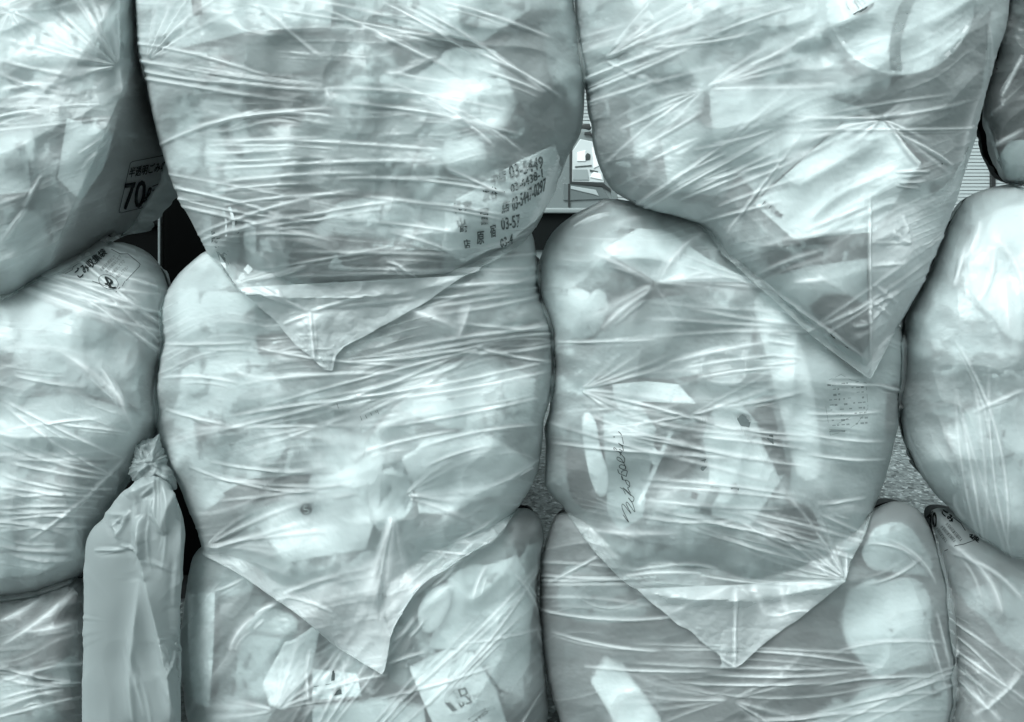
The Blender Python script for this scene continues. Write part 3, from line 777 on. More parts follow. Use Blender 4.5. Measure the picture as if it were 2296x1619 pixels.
rdB = RS([(300, 560, 940, 470, -20, 6, 3), (170, 640, 950, 510, -70, 6, 3.6), (380, 610, 1400, 650, -16, 6, 3), (400, 635, 900, 595, -10, 5, 2.4), (400, 735, 1360, 695, -10, 6, 3.4), (450, 790, 1100, 750, -14, 6, 3), (950, 770, 1720, 840, -24, 6, 3.4),
          (350, 1020, 1050, 820, -30, 6, 3), (460, 890, 1050, 840, -16, 5, 3), (350, 1050, 900, 920, -22, 6, 3.2), (480, 1010, 1000, 940, -10, 5, 2.6), (550, 1015, 860, 1025, -12, 5, 3.6), (720, 960, 1230, 870, -10, 5, 2.8), (870, 30, 1500, 330, -10, 7, 3.4), (1150, 10, 1570, 250, -10, 6, 3.4),
          (1280, 20, 1860, 400, -14, 6, 3.6), (1400, 5, 1890, 170, -10, 6, 3.2), (1160, 315, 1440, 360, 0, 6, 3), (950, 440, 1760, 585, -22, 6, 3.6), (940, 380, 1700, 480, -20, 6, 3), (390, 345, 920, 395, 4, 6, 3.4), (390, 310, 900, 375, 4, 5, 2.8), (180, 270, 900, 370, 0, 5, 2),
          (1070, 850, 1700, 935, -8, 6, 3), (560, 1215, 830, 1150, 8, 6, 3.6), (500, 1230, 840, 1140, 0, 5, 2.6), (1170, 1130, 1300, 1200, -10, 6, 3), (600, 1160, 1200, 1060, 10, 5, 2), (1200, 360, 1640, 640, -30, 6, 3), (1180, 380, 1760, 660, -40, 6, 2.6), (1500, 200, 1930, 420, -12, 6, 3),
          (1560, 300, 1850, 400, -6, 6, 2.4), (380, 660, 800, 640, 8, 5, 2.4), (400, 700, 760, 690, 0, 5, 2), (420, 830, 900, 790, -8, 5, 2.6), (1420, 720, 1700, 850, 0, 6, 2.6), (1240, 880, 1720, 960, -6, 5, 2.4), (1100, 960, 1500, 1010, -6, 5, 2.4), (1180, 1000, 1480, 1100, -6, 6, 2.4),
          (400, 560, 640, 470, -10, 5, 2), (620, 20, 900, 260, 0, 7, 2), (1180, 330, 1400, 240, 0, 9, 3.4), (910, 380, 940, 440, 8, 9, 3.5), (1520, 1100, 1790, 1000, 0, 5, 2.4)], .519, 259.5, 0) \
    + fan(330, 137, [-82, -74, -67, -60, -53, -46, -40, -34, -27, -70, -57], [130, 240, 160, 260, 300, 200, 280], 5, 3)
make_bag('B', 'large bag at the top with grey telephone numbers printed on a carrier inside', [
    (300, -160), (303, 40), (310, 110), (328, 180), (348, 260), (362, 320), (380, 395), (405, 450), (430, 500), (452, 545), (470, 570), (490, 588), (515, 625), (535, 648, 1), (560, 656), (640, 664), (760, 668), (900, 655),
    (1030, 622), (1110, 582), (1175, 540), (1215, 480), (1245, 410), (1270, 350), (1298, 310), (1310, 270), (1312, 220), (1306, 150), (1296, 80), (1284, 20), (1282, -160)], (820, 260), .02, .24, .25, rdB, ('b', 0.29), fine=1.1, fine_dir=4, seed=14)

flap(BAGS['B'], [(532, 645), (600, 705), (660, 768), (722, 826), (728, 830)], [(1040, 618), (960, 672), (880, 722), (800, 762), (770, 780), (752, 800), (745, 831)],
     RS([(590, 1220, 830, 1345, 6, 6, 3), (835, 1345, 860, 1560, 0, 6, 3.6), (840, 1345, 1060, 1280, 0, 6, 3), (600, 1250, 780, 1320, 10, 5, 2.6), (700, 1250, 720, 1300, 0, 6, 3), (840, 1560, 910, 1590, 0, 5, 3), (930, 1330, 1290, 1290, 0, 6, 2.6), (720, 1400, 830, 1360)], .519, 259.5, 0), ('flap', .56), 31)
flap(BAGS['G'], [(1428, 1322), (1490, 1375), (1560, 1430), (1612, 1470), (1618, 1490), (1610, 1499)], [(1895, 1302), (1830, 1355), (1760, 1408), (1700, 1455), (1662, 1490), (1648, 1497)],
     RS([(1075, 560, 1075, 980, 0, 5, 3.4), (520, 530, 1640, 545, -26, 7, 4), (1060, 530, 1150, 620, 0, 6, 2.4), (1000, 940, 1075, 985, 0, 5, 3), (730, 720, 1060, 560, 0, 9, 2.2), (1160, 560, 1240, 740, 0, 9, 2), (1300, 560, 1340, 740, 0, 9, 2)], .4392, 1176.6, 1064.5), ('flap', .56), 32)

# ---- tall narrow bag with a twisted knot, standing in front of the left column
rdI = RS([(600, 730, 640, 1000, 8, 13, 11), (430, 720, 560, 720, 0, 10, 4), (600, 720, 620, 900, 8, 14, 6), (640, 640, 720, 800, 0, 14, 8), (480, 740, 520, 830, 0, 8, 4), (560, 700, 500, 820, 0, 8, 5), (760, 600, 700, 800, 10, 16, 8), (620, 910, 760, 965, 0, 6, 3), (410, 870, 560, 870, 0, 6, 4), (520, 850, 600, 880, 0, 5, 4),
          (630, 960, 740, 1619, -14, 14, 13), (770, 1310, 710, 1425, 0, 8, 5), (710, 1425, 760, 1619, 0, 10, 5), (600, 1000, 575, 1619, 6, 16, 9), (440, 720, 640, 560, 10, 14, 8), (560, 640, 700, 560, 0, 10, 6), (790, 740, 770, 1250, 6, 9, 5)], .92 * .56, 0, 784.4)
make_bag('I', 'tall narrow opaque bag twisted shut at the top, in front of the left column', [
    (189, 1240), (195, 1205), (212, 1182), (255, 1142), (298, 1090), (318, 1072), (345, 1066), (372, 1075), (390, 1100), (405, 1140), (418, 1185), (413, 1240), (407, 1330), (402, 1450), (406, 1619), (410, 1790, 1), (186, 1790, 1), (184, 1600), (187, 1400)],
    (298, 1400), -.085, .055, .09, rdI, ('i', .78, .46, .95, .5, .02), fine=.05, fine_dir=85, seed=15, n=3.6, lump=.004, N_=300, facet=.25, sweep=6, drape=False, rag=.6, micro=.1)
make_bag('knot', '', [(296, 1082), (290, 1050), (299, 1038, 1), (304, 1030), (303, 998, 1), (318, 990), (344, 986), (356, 976, 1), (366, 1000), (372, 1035), (386, 1062), (402, 1092), (370, 1104), (330, 1100)], (332, 1042), -.075, .035, .03,
         [ridge(318, 1000, 345, 992, 3, 7, 7), ridge(300, 1035, 345, 1028, 4, 7, 6), ridge(310, 1062, 345, 1040, -4, 7, 7), ridge(315, 1080, 350, 1056, 4, 8, 7), ridge(340, 1000, 352, 1050, 5, 7, 6), ridge(350, 1060, 385, 1085, -4, 8, 6), ridge(318, 1000, 318, 1030, 0, 6, 6)],
         ('i', .78, .46, .95, .5, .02), fine=0, seed=21, n=2.1, lump=.006, lump_scale=30., N_=120, facet=.8, under=BAGS['I'], mesh_name='knot', sweep=0, drape=False, micro=.3)

# ---- loose rubbish filling each bag
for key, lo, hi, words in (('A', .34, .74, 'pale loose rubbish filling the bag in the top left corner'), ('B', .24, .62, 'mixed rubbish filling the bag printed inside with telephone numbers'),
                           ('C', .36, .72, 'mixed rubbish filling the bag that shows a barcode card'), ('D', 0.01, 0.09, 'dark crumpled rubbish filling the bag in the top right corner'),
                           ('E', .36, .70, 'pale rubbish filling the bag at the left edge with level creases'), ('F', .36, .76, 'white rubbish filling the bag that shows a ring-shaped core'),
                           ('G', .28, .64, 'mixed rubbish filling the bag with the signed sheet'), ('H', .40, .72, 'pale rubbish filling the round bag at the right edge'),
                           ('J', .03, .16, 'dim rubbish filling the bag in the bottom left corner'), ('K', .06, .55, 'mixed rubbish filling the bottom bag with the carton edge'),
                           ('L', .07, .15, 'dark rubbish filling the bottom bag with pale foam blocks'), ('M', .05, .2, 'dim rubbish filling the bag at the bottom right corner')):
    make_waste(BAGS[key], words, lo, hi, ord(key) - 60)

# ---- items of rubbish seen through the film
C_ = content
# B, the bag with the telephone numbers
C_('B', 'cardboard_sheet', 'cardboard', 'dark card lying across the upper part of the bag with telephone numbers', [(560, 92), (610, 70), (750, 88), (790, 118), (700, 160), (620, 175), (540, 150)], 9, 2, .19, soft=True)
C_('B', 'cardboard_box', 'box', 'small dark box below the card in the bag with telephone numbers', [(568, 198), (688, 205), (660, 262), (560, 252)], 6, 25, .11)
C_('B', 'plastic_strip', 'strip', 'short dark strip at the top edge of the bag with telephone numbers', [(428, -6), (450, -6), (454, 34), (433, 36)], .5, 1, .015)
C_('B', 'plastic_strip', 'strip', 'slanting dark strip with two notches left of the small dark box', [(500, 120), (523, 126), (506, 152), (494, 154), (480, 178), (463, 172), (482, 148), (492, 146)], .5, 1, .015)
C_('B', 'crumpled_bag', 'plastic bag', 'white scrunched bag bulging in the upper right of the bag with telephone numbers', [(1000, 95), (1120, 105), (1165, 180), (1150, 290), (1060, 300), (960, 250), (920, 190)], 3, 20, .86, bulge=28, crumple=8, soft=True)
C_('B', 'crumpled_bag', 'plastic bag', 'long white scrunched bag across the middle of the bag with telephone numbers', [(760, 170), (880, 165), (1000, 180), (1010, 235), (880, 240), (770, 215)], 6, 20, .80, bulge=22, crumple=8, soft=True)
C_('B', 'tissue_wad', 'tissue', 'pale knotted wad just above the telephone numbers', [(1010, 300), (1085, 310), (1100, 360), (1060, 405), (1005, 390), (985, 345)], 3, 15, .84, bulge=18, crumple=6, soft=True)
C_('B', 'tissue_wad', 'tissue', 'white tissue wad low in the middle of the bag with telephone numbers', [(740, 455), (850, 440), (935, 460), (930, 520), (900, 560), (820, 530), (720, 545), (690, 500)], 4, 15, .84, bulge=22, crumple=10, soft=True)
C_('B', 'rag', 'rag', 'dark frayed rag under the white tissue wad', [(660, 545), (740, 520), (850, 540), (940, 545), (1010, 570), (980, 620), (850, 645), (700, 640), (640, 600)], 7, 6, .10, crumple=10, soft=True, var=.5, scale=40.)
C_('B', 'printed_carrier_bag', 'carrier bag', 'white carrier bag printed with grey telephone numbers', [(1000, 470), (1085, 400), (1180, 350), (1245, 325), (1262, 350), (1240, 430), (1200, 500), (1130, 555), (1040, 585), (990, 560)], 4, 1, .80, crumple=3)
C_('B', 'flat_box', 'box', 'tall grey box side right of the scrunched bags and telephone numbers', [(1110, 120), (1205, 28), (1228, 150), (1250, 292), (1190, 270), (1150, 200)], 4, 20, .16)
C_('B', 'carton', 'carton', 'grey carton corner at the lower left of the bag with telephone numbers', [(478, 545), (536, 520), (534, 560), (526, 640), (500, 605)], 2, 25, .27)
C_('B', 'striped_packet', 'packet', 'dark packet with two white stripes above the grey carton corner', [(474, 470), (530, 468), (545, 520), (500, 535), (474, 545)], 4, 6, .14)
C_('B', 'paper_scrap', 'paper', 'white pointed paper scrap beside the grey carton corner', [(548, 500), (574, 495), (574, 578), (546, 552)], 5, 1, .82)
C_('B', 'paper_scrap', 'paper', 'small white curled paper scrap right of the pointed one', [(580, 540), (600, 534), (612, 566), (590, 560)], 6, 1, .82)
C_('B', 'paper_sheet', 'paper', 'wide pale sheet behind the level creases of the bag with telephone numbers', [(420, 160), (560, 180), (560, 280), (700, 290), (690, 400), (480, 440), (390, 330)], 20, 1.5, .66)
C_('B', 'paper_sheet', 'paper', 'grey pleated sheet in the middle of the bag with telephone numbers', [(690, 255), (880, 250), (960, 300), (900, 420), (700, 440), (600, 400)], 10, 1.5, .30, crumple=6)
C_('B', 'paper_sheet', 'paper', 'pale sheet at the top of the bag with telephone numbers', [(380, -60), (760, -60), (740, 60), (560, 70), (400, 110), (340, 60)], 12, 1.5, .62)
C_('B', 'plastic_tray', 'tray', 'pale tray crossing the top right of the bag with telephone numbers', [(800, -60), (1180, -60), (1190, 20), (1080, 95), (900, 60), (780, 40)], 14, 6, .58)
C_('B', 'cardboard_sheet', 'cardboard', 'dark card low on the left behind the level creases', [(520, 400), (690, 410), (760, 440), (690, 520), (560, 480), (500, 440)], 10, 3, .14)
# C, the bag with the barcode card
C_('C', 'barcode_card', 'card', 'white card with a barcode at its lower corner', [(1690, 457), (1905, 262), (1980, 272), (2064, 365), (1962, 520), (1779, 537)], 3, 1.5, .82)
C_('C', 'paper_sheet', 'paper', 'large pale folded sheet above the barcode card', [(1590, 205), (1760, 190), (1960, 250), (1900, 262), (1700, 440), (1600, 330)], 7, 1.5, .70)
C_('C', 'plastic_bowl', 'bowl', 'round pale bowl pressed to the film at the top right', [(2018 + 166 * math.cos(q * .209), 5 + 166 * math.sin(q * .209)) for q in range(30)], 3, 20, .76)
C_('C', 'plastic_sheet', 'plastic sheet', 'smooth grey panel under the round bowl', [(1950, 250), (2010, 180), (2110, 130), (2222, 20), (2196, 230), (2168, 330), (2110, 390), (2010, 300)], 3, 3, .17, var=.04)
C_('C', 'round_sticker', 'sticker', 'round sticker with cutlery drawn on it at the top edge', [(1929 + 36 * math.cos(q * .3142), -3 + 36 * math.sin(q * .3142)) for q in range(20)], 1.5, .6, .86)
C_('C', 'cardboard_sheet', 'cardboard', 'dark upright card at the left of the bag with the barcode card', [(1330, 215), (1400, 225), (1410, 330), (1470, 400), (1480, 470), (1420, 440), (1350, 360)], 12, 3, .17, soft=True)
C_('C', 'crumpled_bag', 'plastic bag', 'pale scrunched bag at the left shoulder of the bag with the barcode card', [(1318, 140), (1420, 130), (1480, 200), (1420, 225), (1330, 212)], 4, 15, .70, bulge=18, crumple=6, soft=True)
C_('C', 'carton', 'carton', 'dark sliver of a carton under the pinched film', [(1580, 204), (1590, 240), (1592, 284), (1572, 272), (1554, 262), (1578, 240)], 2, 4, .10)
C_('C', 'paper_sheet', 'paper', 'pale sheet left of the barcode card', [(1480, 300), (1600, 260), (1680, 340), (1620, 440), (1500, 430)], 9, 1.5, .62)
C_('C', 'wrapper_or_shade', 'wrapper', 'blurred dark wrapper below the barcode card', [(1700, 560), (1790, 530), (1900, 540), (1945, 575), (1860, 612), (1740, 622)], 14, 3, .08, soft=True, crumple=6)
C_('C', 'plastic_cup', 'cup', 'dark round cup base near the hanging corner of the film', [(1818, 690), (1850, 662), (1900, 660), (1948, 690), (1948, 770), (1930, 800), (1870, 762)], 3, 20, .08)
C_('C', 'plastic_wrap', 'wrap', 'crinkled clear wrap right of the film seam', [(1952, 440), (2080, 400), (2110, 480), (2060, 600), (1990, 720), (1955, 760)], 5, 2, .74, crumple=9)
C_('C', 'crumpled_bag', 'plastic bag', 'white scrunched bag under the top edge of the bag with the barcode card', [(1400, -50), (1800, -50), (1870, 60), (1760, 130), (1500, 120), (1420, 60)], 8, 15, .80, bulge=16, crumple=8, soft=True)
C_('C', 'plastic_strip', 'strip', 'pale twisted strip at the neck beside the grey panel', [(2140, 395), (2172, 330), (2150, 420), (2100, 470), (2060, 470)], 4, 4, .62)
# F, the bag with the ring-shaped core
C_('F', 'soft_packet', 'packet', 'soft white packet with a dark smudge left of the ring-shaped core', [(392, 850), (450, 800), (540, 806), (600, 835), (690, 900), (640, 1000), (600, 1052), (500, 1075), (430, 1050), (385, 950)], 5, 15, .80, bulge=14, crumple=9, soft=True)
C_('F', 'crumpled_bag', 'plastic bag', 'bright white scrunched bag to the right of the core', [(900, 1030), (960, 985), (1080, 972), (1150, 1010), (1196, 1050), (1120, 1110), (1010, 1150), (930, 1160), (920, 1090)], 2, 20, .92, crumple=4)
C_('F', 'printed_sheet', 'paper', 'darker printed sheet between the packet and the core', [(755, 890), (850, 868), (868, 920), (820, 970), (745, 950)], 6, 1, .36)
C_('F', 'cardboard_sheet', 'cardboard', 'dark band of card under the soft white packet', [(500, 1105), (560, 1075), (700, 1062), (690, 1085), (610, 1120), (520, 1135)], 4, 3, .06)
C_('F', 'carton', 'carton', 'grey carton corner at the lower left of the bag with the core', [(455, 1150), (500, 1118), (540, 1196), (478, 1225), (462, 1200)], 7, 18, .14)
C_('F', 'round_sticker', 'sticker', 'small round dark sticker left of the core', [(686 + 14 * math.cos(q * .3927), 1141 + 14 * math.sin(q * .3927)) for q in range(16)], 2.5, .6, .08)
C_('F', 'bottle_cap', 'cap', 'blurred round cap below the small dark sticker', [(585 + 20 * math.cos(q * .3927), 1212 + 26 * math.sin(q * .3927)) for q in range(16)], 12, 8, .30)
C_('F', 'white_box', 'box', 'wide white box behind the fan of creases left of the core', [(560, 1150), (780, 1050), (860, 1010), (850, 1130), (820, 1230), (640, 1260)], 9, 20, .80)
C_('F', 'wrapper_or_shade', 'wrapper', 'dark wrapper behind the hanging corner of the bag above', [(572, 752), (660, 745), (700, 800), (740, 835), (660, 800), (580, 795)], 8, 2, .07)
C_('F', 'wrapper_or_shade', 'wrapper', 'dark wrapper right of the hanging corner of the bag above', [(770, 830), (840, 770), (930, 760), (900, 800), (850, 845), (780, 855)], 14, 2, .20)
C_('F', 'plastic_bottle', 'bottle', 'grey bottle lying at the right shoulder of the bag with the core', [(1080, 770), (1150, 735), (1225, 722), (1236, 790), (1180, 815), (1090, 810)], 5, 20, .12, bulge=18, soft=True)
C_('F', 'paper_sheet', 'paper', 'pale sheet across the upper part of the bag with the core', [(400, 640), (560, 660), (700, 800), (560, 820), (400, 790)], 14, 1.5, .66)
C_('F', 'paper_sheet', 'paper', 'wide pale sheet in the right half of the bag with the core', [(900, 830), (1100, 800), (1200, 850), (1190, 950), (1000, 960), (900, 920)], 15, 1.5, .66)
C_('F', 'crumpled_bag', 'plastic bag', 'white scrunched bag at the upper right shoulder of the bag with the core', [(1060, 600), (1190, 560), (1200, 640), (1150, 720), (1080, 690)], 5, 15, .76, bulge=14, crumple=6, soft=True)
C_('F', 'plastic_wrap', 'wrap', 'crumpled grey wrap in the hanging corner below the core', [(760, 1260), (840, 1230), (900, 1260), (890, 1380), (850, 1440), (780, 1420)], 8, 2, .58, crumple=10, soft=True)
# G, the bag with the signed sheet
C_('G', 'foam_tube', 'foam tube', 'long pale foam tube standing slanted right of the signed sheet', [(1684, 690), (1700, 656), (1730, 652), (1768, 690), (1808, 800), (1832, 930), (1846, 1060), (1815, 1085), (1778, 1064), (1735, 870)], 2, 30, .95, bulge=9, soft=True)
C_('G', 'foam_sheet', 'foam', 'wide white foam sheet beside the slanted foam tube', [(1770, 700), (1900, 830), (1985, 880), (1975, 1080), (1930, 1190), (1840, 1190), (1770, 1120), (1780, 900)], 10, 10, .42)
C_('G', 'paper_sheet', 'paper', 'bright white sheet at the top of the bag with the signed sheet', [(1352, 560), (1430, 512), (1500, 520), (1585, 580), (1690, 632), (1470, 632)], 4, 1, .86)
C_('G', 'crumpled_bag', 'plastic bag', 'white scrunched bag at the upper left of the bag with the signed sheet', [(1225, 680), (1262, 640), (1350, 640), (1370, 700), (1330, 760), (1270, 766), (1240, 740)], 3, 20, .84, bulge=22, crumple=6, soft=True)
C_('G', 'dark_cup', 'cup', 'dark round cup at the lower left corner of the bag with the signed sheet', [(1268, 1010), (1300, 1010), (1330, 1060), (1342, 1120), (1326, 1145), (1300, 1138), (1274, 1105)], 5, 20, .03, soft=True)
C_('G', 'foam_bar', 'foam', 'pale rounded bar beside the dark round cup', [(1300, 925), (1335, 930), (1345, 1010), (1366, 1060), (1362, 1110), (1340, 1118), (1318, 1060)], 3, 15, .78, soft=True)
C_('G', 'round_lid', 'cover', 'grey half-hidden dish low in the bag with the signed sheet', [(1713, 1206), (1722, 1170), (1745, 1140), (1785, 1128), (1820, 1140), (1836, 1175), (1838, 1212), (1775, 1222)], 2, 4, .06, soft=True, var=.03)  # a round lid close behind the film
C_('G', 'signed_sheet', 'paper', 'grey sheet with a handwritten name', [(1352, 930), (1430, 900), (1470, 960), (1440, 1160), (1390, 1190), (1362, 1150)], 4, 1, .46)
C_('G', 'paper_scrap', 'paper', 'white torn scrap to the right of the handwritten name', [(1448, 1006), (1462, 996), (1476, 1014), (1470, 1048), (1458, 1036)], 4, 1, .86)
C_('G', 'paper_sheet', 'paper', 'bright white folded sheet above the handwritten name', [(1372, 862), (1450, 855), (1520, 862), (1560, 905), (1440, 900), (1395, 932), (1380, 900)], 4, 1, .88)
C_('G', 'drinking_straw', 'straw', 'thin white straw crossing the dark card', [(1500, 966), (1508, 970), (1436, 1132), (1428, 1128)], 3, 3, .80)
C_('G', 'dark_card', 'card', 'dark card behind the thin white straw', [(1512, 980), (1545, 955), (1570, 990), (1560, 1050), (1520, 1080), (1470, 1060)], 4, 1.5, .07)
C_('G', 'picture_card', 'card', 'pale card with dark patches and a scribbled number', [(1575, 980), (1600, 910), (1660, 905), (1745, 1000), (1760, 1060), (1680, 1180), (1580, 1150), (1590, 1060)], 6, 1, .72)
C_('G', 'dark_card', 'card', 'dark slanting strip of card on the pale picture card', [(1594, 1090), (1616, 1095), (1590, 1140), (1596, 1160), (1566, 1150)], 4, 1, .18)
C_('G', 'plastic_chip', 'chip', 'small black square chip left of the slanting dark strip', [(1552, 1100), (1566, 1110), (1560, 1121), (1548, 1117)], .5, 1, .03)
C_('G', 'dark_card', 'card', 'dark card between the picture card and the foam tube', [(1690, 920), (1728, 900), (1770, 1060), (1745, 1066), (1712, 1000)], 4, 1.5, .07)
C_('G', 'plastic_wrap', 'wrap', 'crumpled grey wrap along the bottom fold of the bag with the signed sheet', [(1450, 1240), (1640, 1200), (1740, 1230), (1840, 1280), (1600, 1295), (1440, 1290)], 10, 2, .36, crumple=10, soft=True)
C_('G', 'paper_sheet', 'paper', 'grey sheet filling the upper middle of the bag with the signed sheet', [(1400, 680), (1600, 650), (1680, 700), (1690, 820), (1500, 850), (1300, 840)], 9, 1.5, .28)
C_('G', 'wrapper_or_shade', 'wrapper', 'dark wrapper at the left rim of the bag with the signed sheet', [(1240, 780), (1330, 770), (1420, 790), (1360, 850), (1240, 840)], 14, 2, .22)
C_('G', 'crumpled_bag', 'plastic bag', 'dark rumpled bag end at the right rim of the bag with the signed sheet', [(1975, 860), (2016, 850), (2012, 940), (1995, 1000), (1978, 960)], 6, 6, .10, crumple=5, soft=True)
# K, the bottom bag with the carton edge
C_('K', 'flat_carton', 'carton', 'upright pale carton with a bright edge at the left of the bottom bag', [(420, 1332), (482, 1330), (478, 1460), (468, 1588), (432, 1570), (422, 1450)], 3, 25, .74)
C_('K', 'crumpled_bag', 'plastic bag', 'torn inner bag with a wrinkled rim in the bottom bag', [(520, 1450), (560, 1390), (610, 1350), (700, 1420), (720, 1500), (640, 1580), (530, 1560)], 4, 2, .52, crumple=10, soft=True)
C_('K', 'white_foil', 'foil', 'bright fan-folded white foil above the dark dish', [(600, 1590), (590, 1530), (640, 1440), (720, 1400), (700, 1500), (640, 1592)], 3, 2, .90, crumple=5)
C_('K', 'round_lid', 'cover', 'dark rounded dish at the bottom edge under the fan-folded foil', [(596, 1640), (604, 1606), (640, 1594), (676, 1606), (690, 1640), (650, 1680)], 2, 10, .07, soft=True)
C_('K', 'printed_paper_bag', 'paper bag', 'white paper bag with blurred lettering at the lower right of the bottom bag', [(918, 1500), (1000, 1460), (1062, 1470), (1112, 1550), (1140, 1640), (1010, 1700), (960, 1600)], 3, 8, .84)
C_('K', 'white_packet', 'packet', 'bright white rounded packet under the hanging corner tip', [(930, 1375), (960, 1320), (1005, 1310), (1015, 1350), (985, 1410), (950, 1425)], 2, 15, .90, bulge=14, soft=True)
C_('K', 'plastic_bag', 'plastic bag', 'pale smooth bag filling the right half of the bottom bag', [(1010, 1290), (1160, 1240), (1200, 1330), (1170, 1560), (1120, 1540), (1060, 1460), (960, 1450)], 7, 3, .68, crumple=4)
C_('K', 'dark_bottle', 'bottle', 'dark bottle glimpsed beside the hanging fold in the bottom bag', [(665, 1390), (700, 1385), (715, 1420), (690, 1435), (668, 1420)], 6, 10, .07, soft=True)
C_('K', 'dark_card', 'card', 'dark grey card behind the torn inner bag', [(490, 1340), (560, 1335), (600, 1340), (540, 1400), (520, 1560), (490, 1570)], 12, 2, .16)
C_('K', 'label_card', 'card', 'pale card with small dark marks in the middle of the bottom bag', [(700, 1500), (800, 1510), (810, 1560), (700, 1570)], 5, 1, .66)
C_('K', 'wrapper_or_shade', 'wrapper', 'dark wrapper at the left of the paper bag with blurred lettering', [(870, 1500), (925, 1440), (950, 1480), (940, 1540), (880, 1540)], 10, 2, .20, soft=True)
C_('K', 'white_tray', 'tray', 'white tray along the foot of the bottom bag', [(700, 1590), (860, 1570), (950, 1590), (960, 1680), (700, 1690)], 5, 10, .76)
# L, the dim bottom bag
C_('L', 'foam_block', 'foam', 'tall pale foam block at the upper right of the dim bottom bag', [(1885, 1385), (1905, 1325), (1955, 1300), (1990, 1306), (2050, 1290), (2088, 1340), (2082, 1420), (2100, 1480), (2020, 1500), (1960, 1530), (1930, 1480), (1898, 1450)], 9, 30, .66, bulge=10, soft=True)
C_('L', 'foam_block', 'foam', 'wide pale foam block at the lower right of the dim bottom bag', [(1815, 1640), (1850, 1590), (1905, 1580), (1950, 1530), (2020, 1545), (2110, 1500), (2128, 1560), (2110, 1640), (2090, 1720), (1840, 1720)], 9, 30, .64, bulge=10, soft=True)
C_('L', 'foam_bar', 'foam', 'pale slanting foam bar at the lower left of the dim bottom bag', [(1325, 1530), (1360, 1486), (1400, 1500), (1490, 1625), (1470, 1690), (1390, 1640)], 5, 25, .78, bulge=6)
C_('L', 'round_lid', 'cover', 'dark rounded dish under the star of creases', [(1470, 1640), (1500, 1590), (1600, 1562), (1700, 1590), (1730, 1640), (1600, 1700)], 3, 6, .06, soft=True)
C_('L', 'plastic_wrap', 'wrap', 'grey wrap at the upper left of the dim bottom bag', [(1250, 1250), (1400, 1310), (1480, 1370), (1380, 1400), (1250, 1390)], 10, 2, .30, crumple=6, soft=True)
C_('L', 'plastic_wrap', 'wrap', 'pale wrap along the top right of the dim bottom bag', [(1960, 1170), (2060, 1180), (2100, 1290), (2030, 1290), (1920, 1270)], 8, 2, .52, crumple=5, soft=True)
# H, the round bag
C_('H', 'crumpled_bag', 'plastic bag', 'bright white scrunched bag in the upper part of the round bag', [(2150, 560), (2230, 470), (2330, 460), (2420, 560), (2400, 740), (2290, 780), (2200, 720)], 4, 20, .86, bulge=22, crumple=6, soft=True)
C_('H', 'speckled_packet', 'packet', 'pale packet with scattered dark specks in the round bag', [(2120, 960), (2200, 900), (2330, 900), (2400, 1000), (2380, 1180), (2290, 1200), (2180, 1120)], 4, 20, .72, bulge=14, soft=True)
C_('H', 'grey_sheet', 'sheet', 'grey sheet across the middle of the round bag', [(2060, 800), (2200, 790), (2400, 800), (2400, 900), (2180, 900), (2060, 900)], 14, 1.5, .30)
# E, the left bag with level creases
C_('E', 'crumpled_bag', 'plastic bag', 'pale scrunched bag in the upper part of the bag with print on its shoulder', [(60, 740), (180, 690), (300, 730), (310, 840), (200, 880), (80, 850)], 5, 15, .74, bulge=16, crumple=6, soft=True)
C_('E', 'wrapper_or_shade', 'wrapper', 'dark wrapper at the left edge of the bag with print on its shoulder', [(-40, 800), (30, 790), (20, 840), (-30, 860)], 4, 2, .12)
C_('E', 'paper_sheet', 'paper', 'pale sheet across the middle of the bag with print on its shoulder', [(0, 900), (160, 880), (320, 930), (300, 1010), (120, 1040), (0, 1010)], 12, 1.5, .64)
C_('E', 'white_tray', 'tray', 'white shallow tray along the lower fold of the bag with print on its shoulder', [(-60, 1245), (60, 1240), (150, 1250), (90, 1285), (0, 1296), (-60, 1296)], 3, 4, .86)
# A, the bag with the shaded side
C_('A', 'soft_packet', 'packet', 'pale rumpled packet low in the top left bag', [(0, 500), (60, 460), (105, 490), (108, 560), (60, 600), (-20, 610)], 4, 15, .76, bulge=14, crumple=6, soft=True)
C_('A', 'paper_sheet', 'paper', 'pale sheet with ribbed edge in the top left bag', [(150, 265), (255, 300), (230, 380), (180, 450), (130, 400), (140, 330)], 4, 1, .74)
C_('A', 'plastic_sheet', 'plastic sheet', 'grey panel across the middle of the top left bag', [(60, 240), (200, 200), (270, 205), (250, 260), (150, 265), (80, 330)], 9, 2, .26)
C_('A', 'printed_sheet', 'paper', 'pale sheet with tiny print at the left edge of the top left bag', [(-40, 330), (60, 340), (70, 430), (-40, 440)], 6, 1, .74)
C_('A', 'crumpled_bag', 'plastic bag', 'white scrunched bag at the top of the top left bag', [(0, 20), (140, -20), (240, 60), (220, 130), (80, 160), (-40, 120)], 6, 15, .84, bulge=16, crumple=6, soft=True)
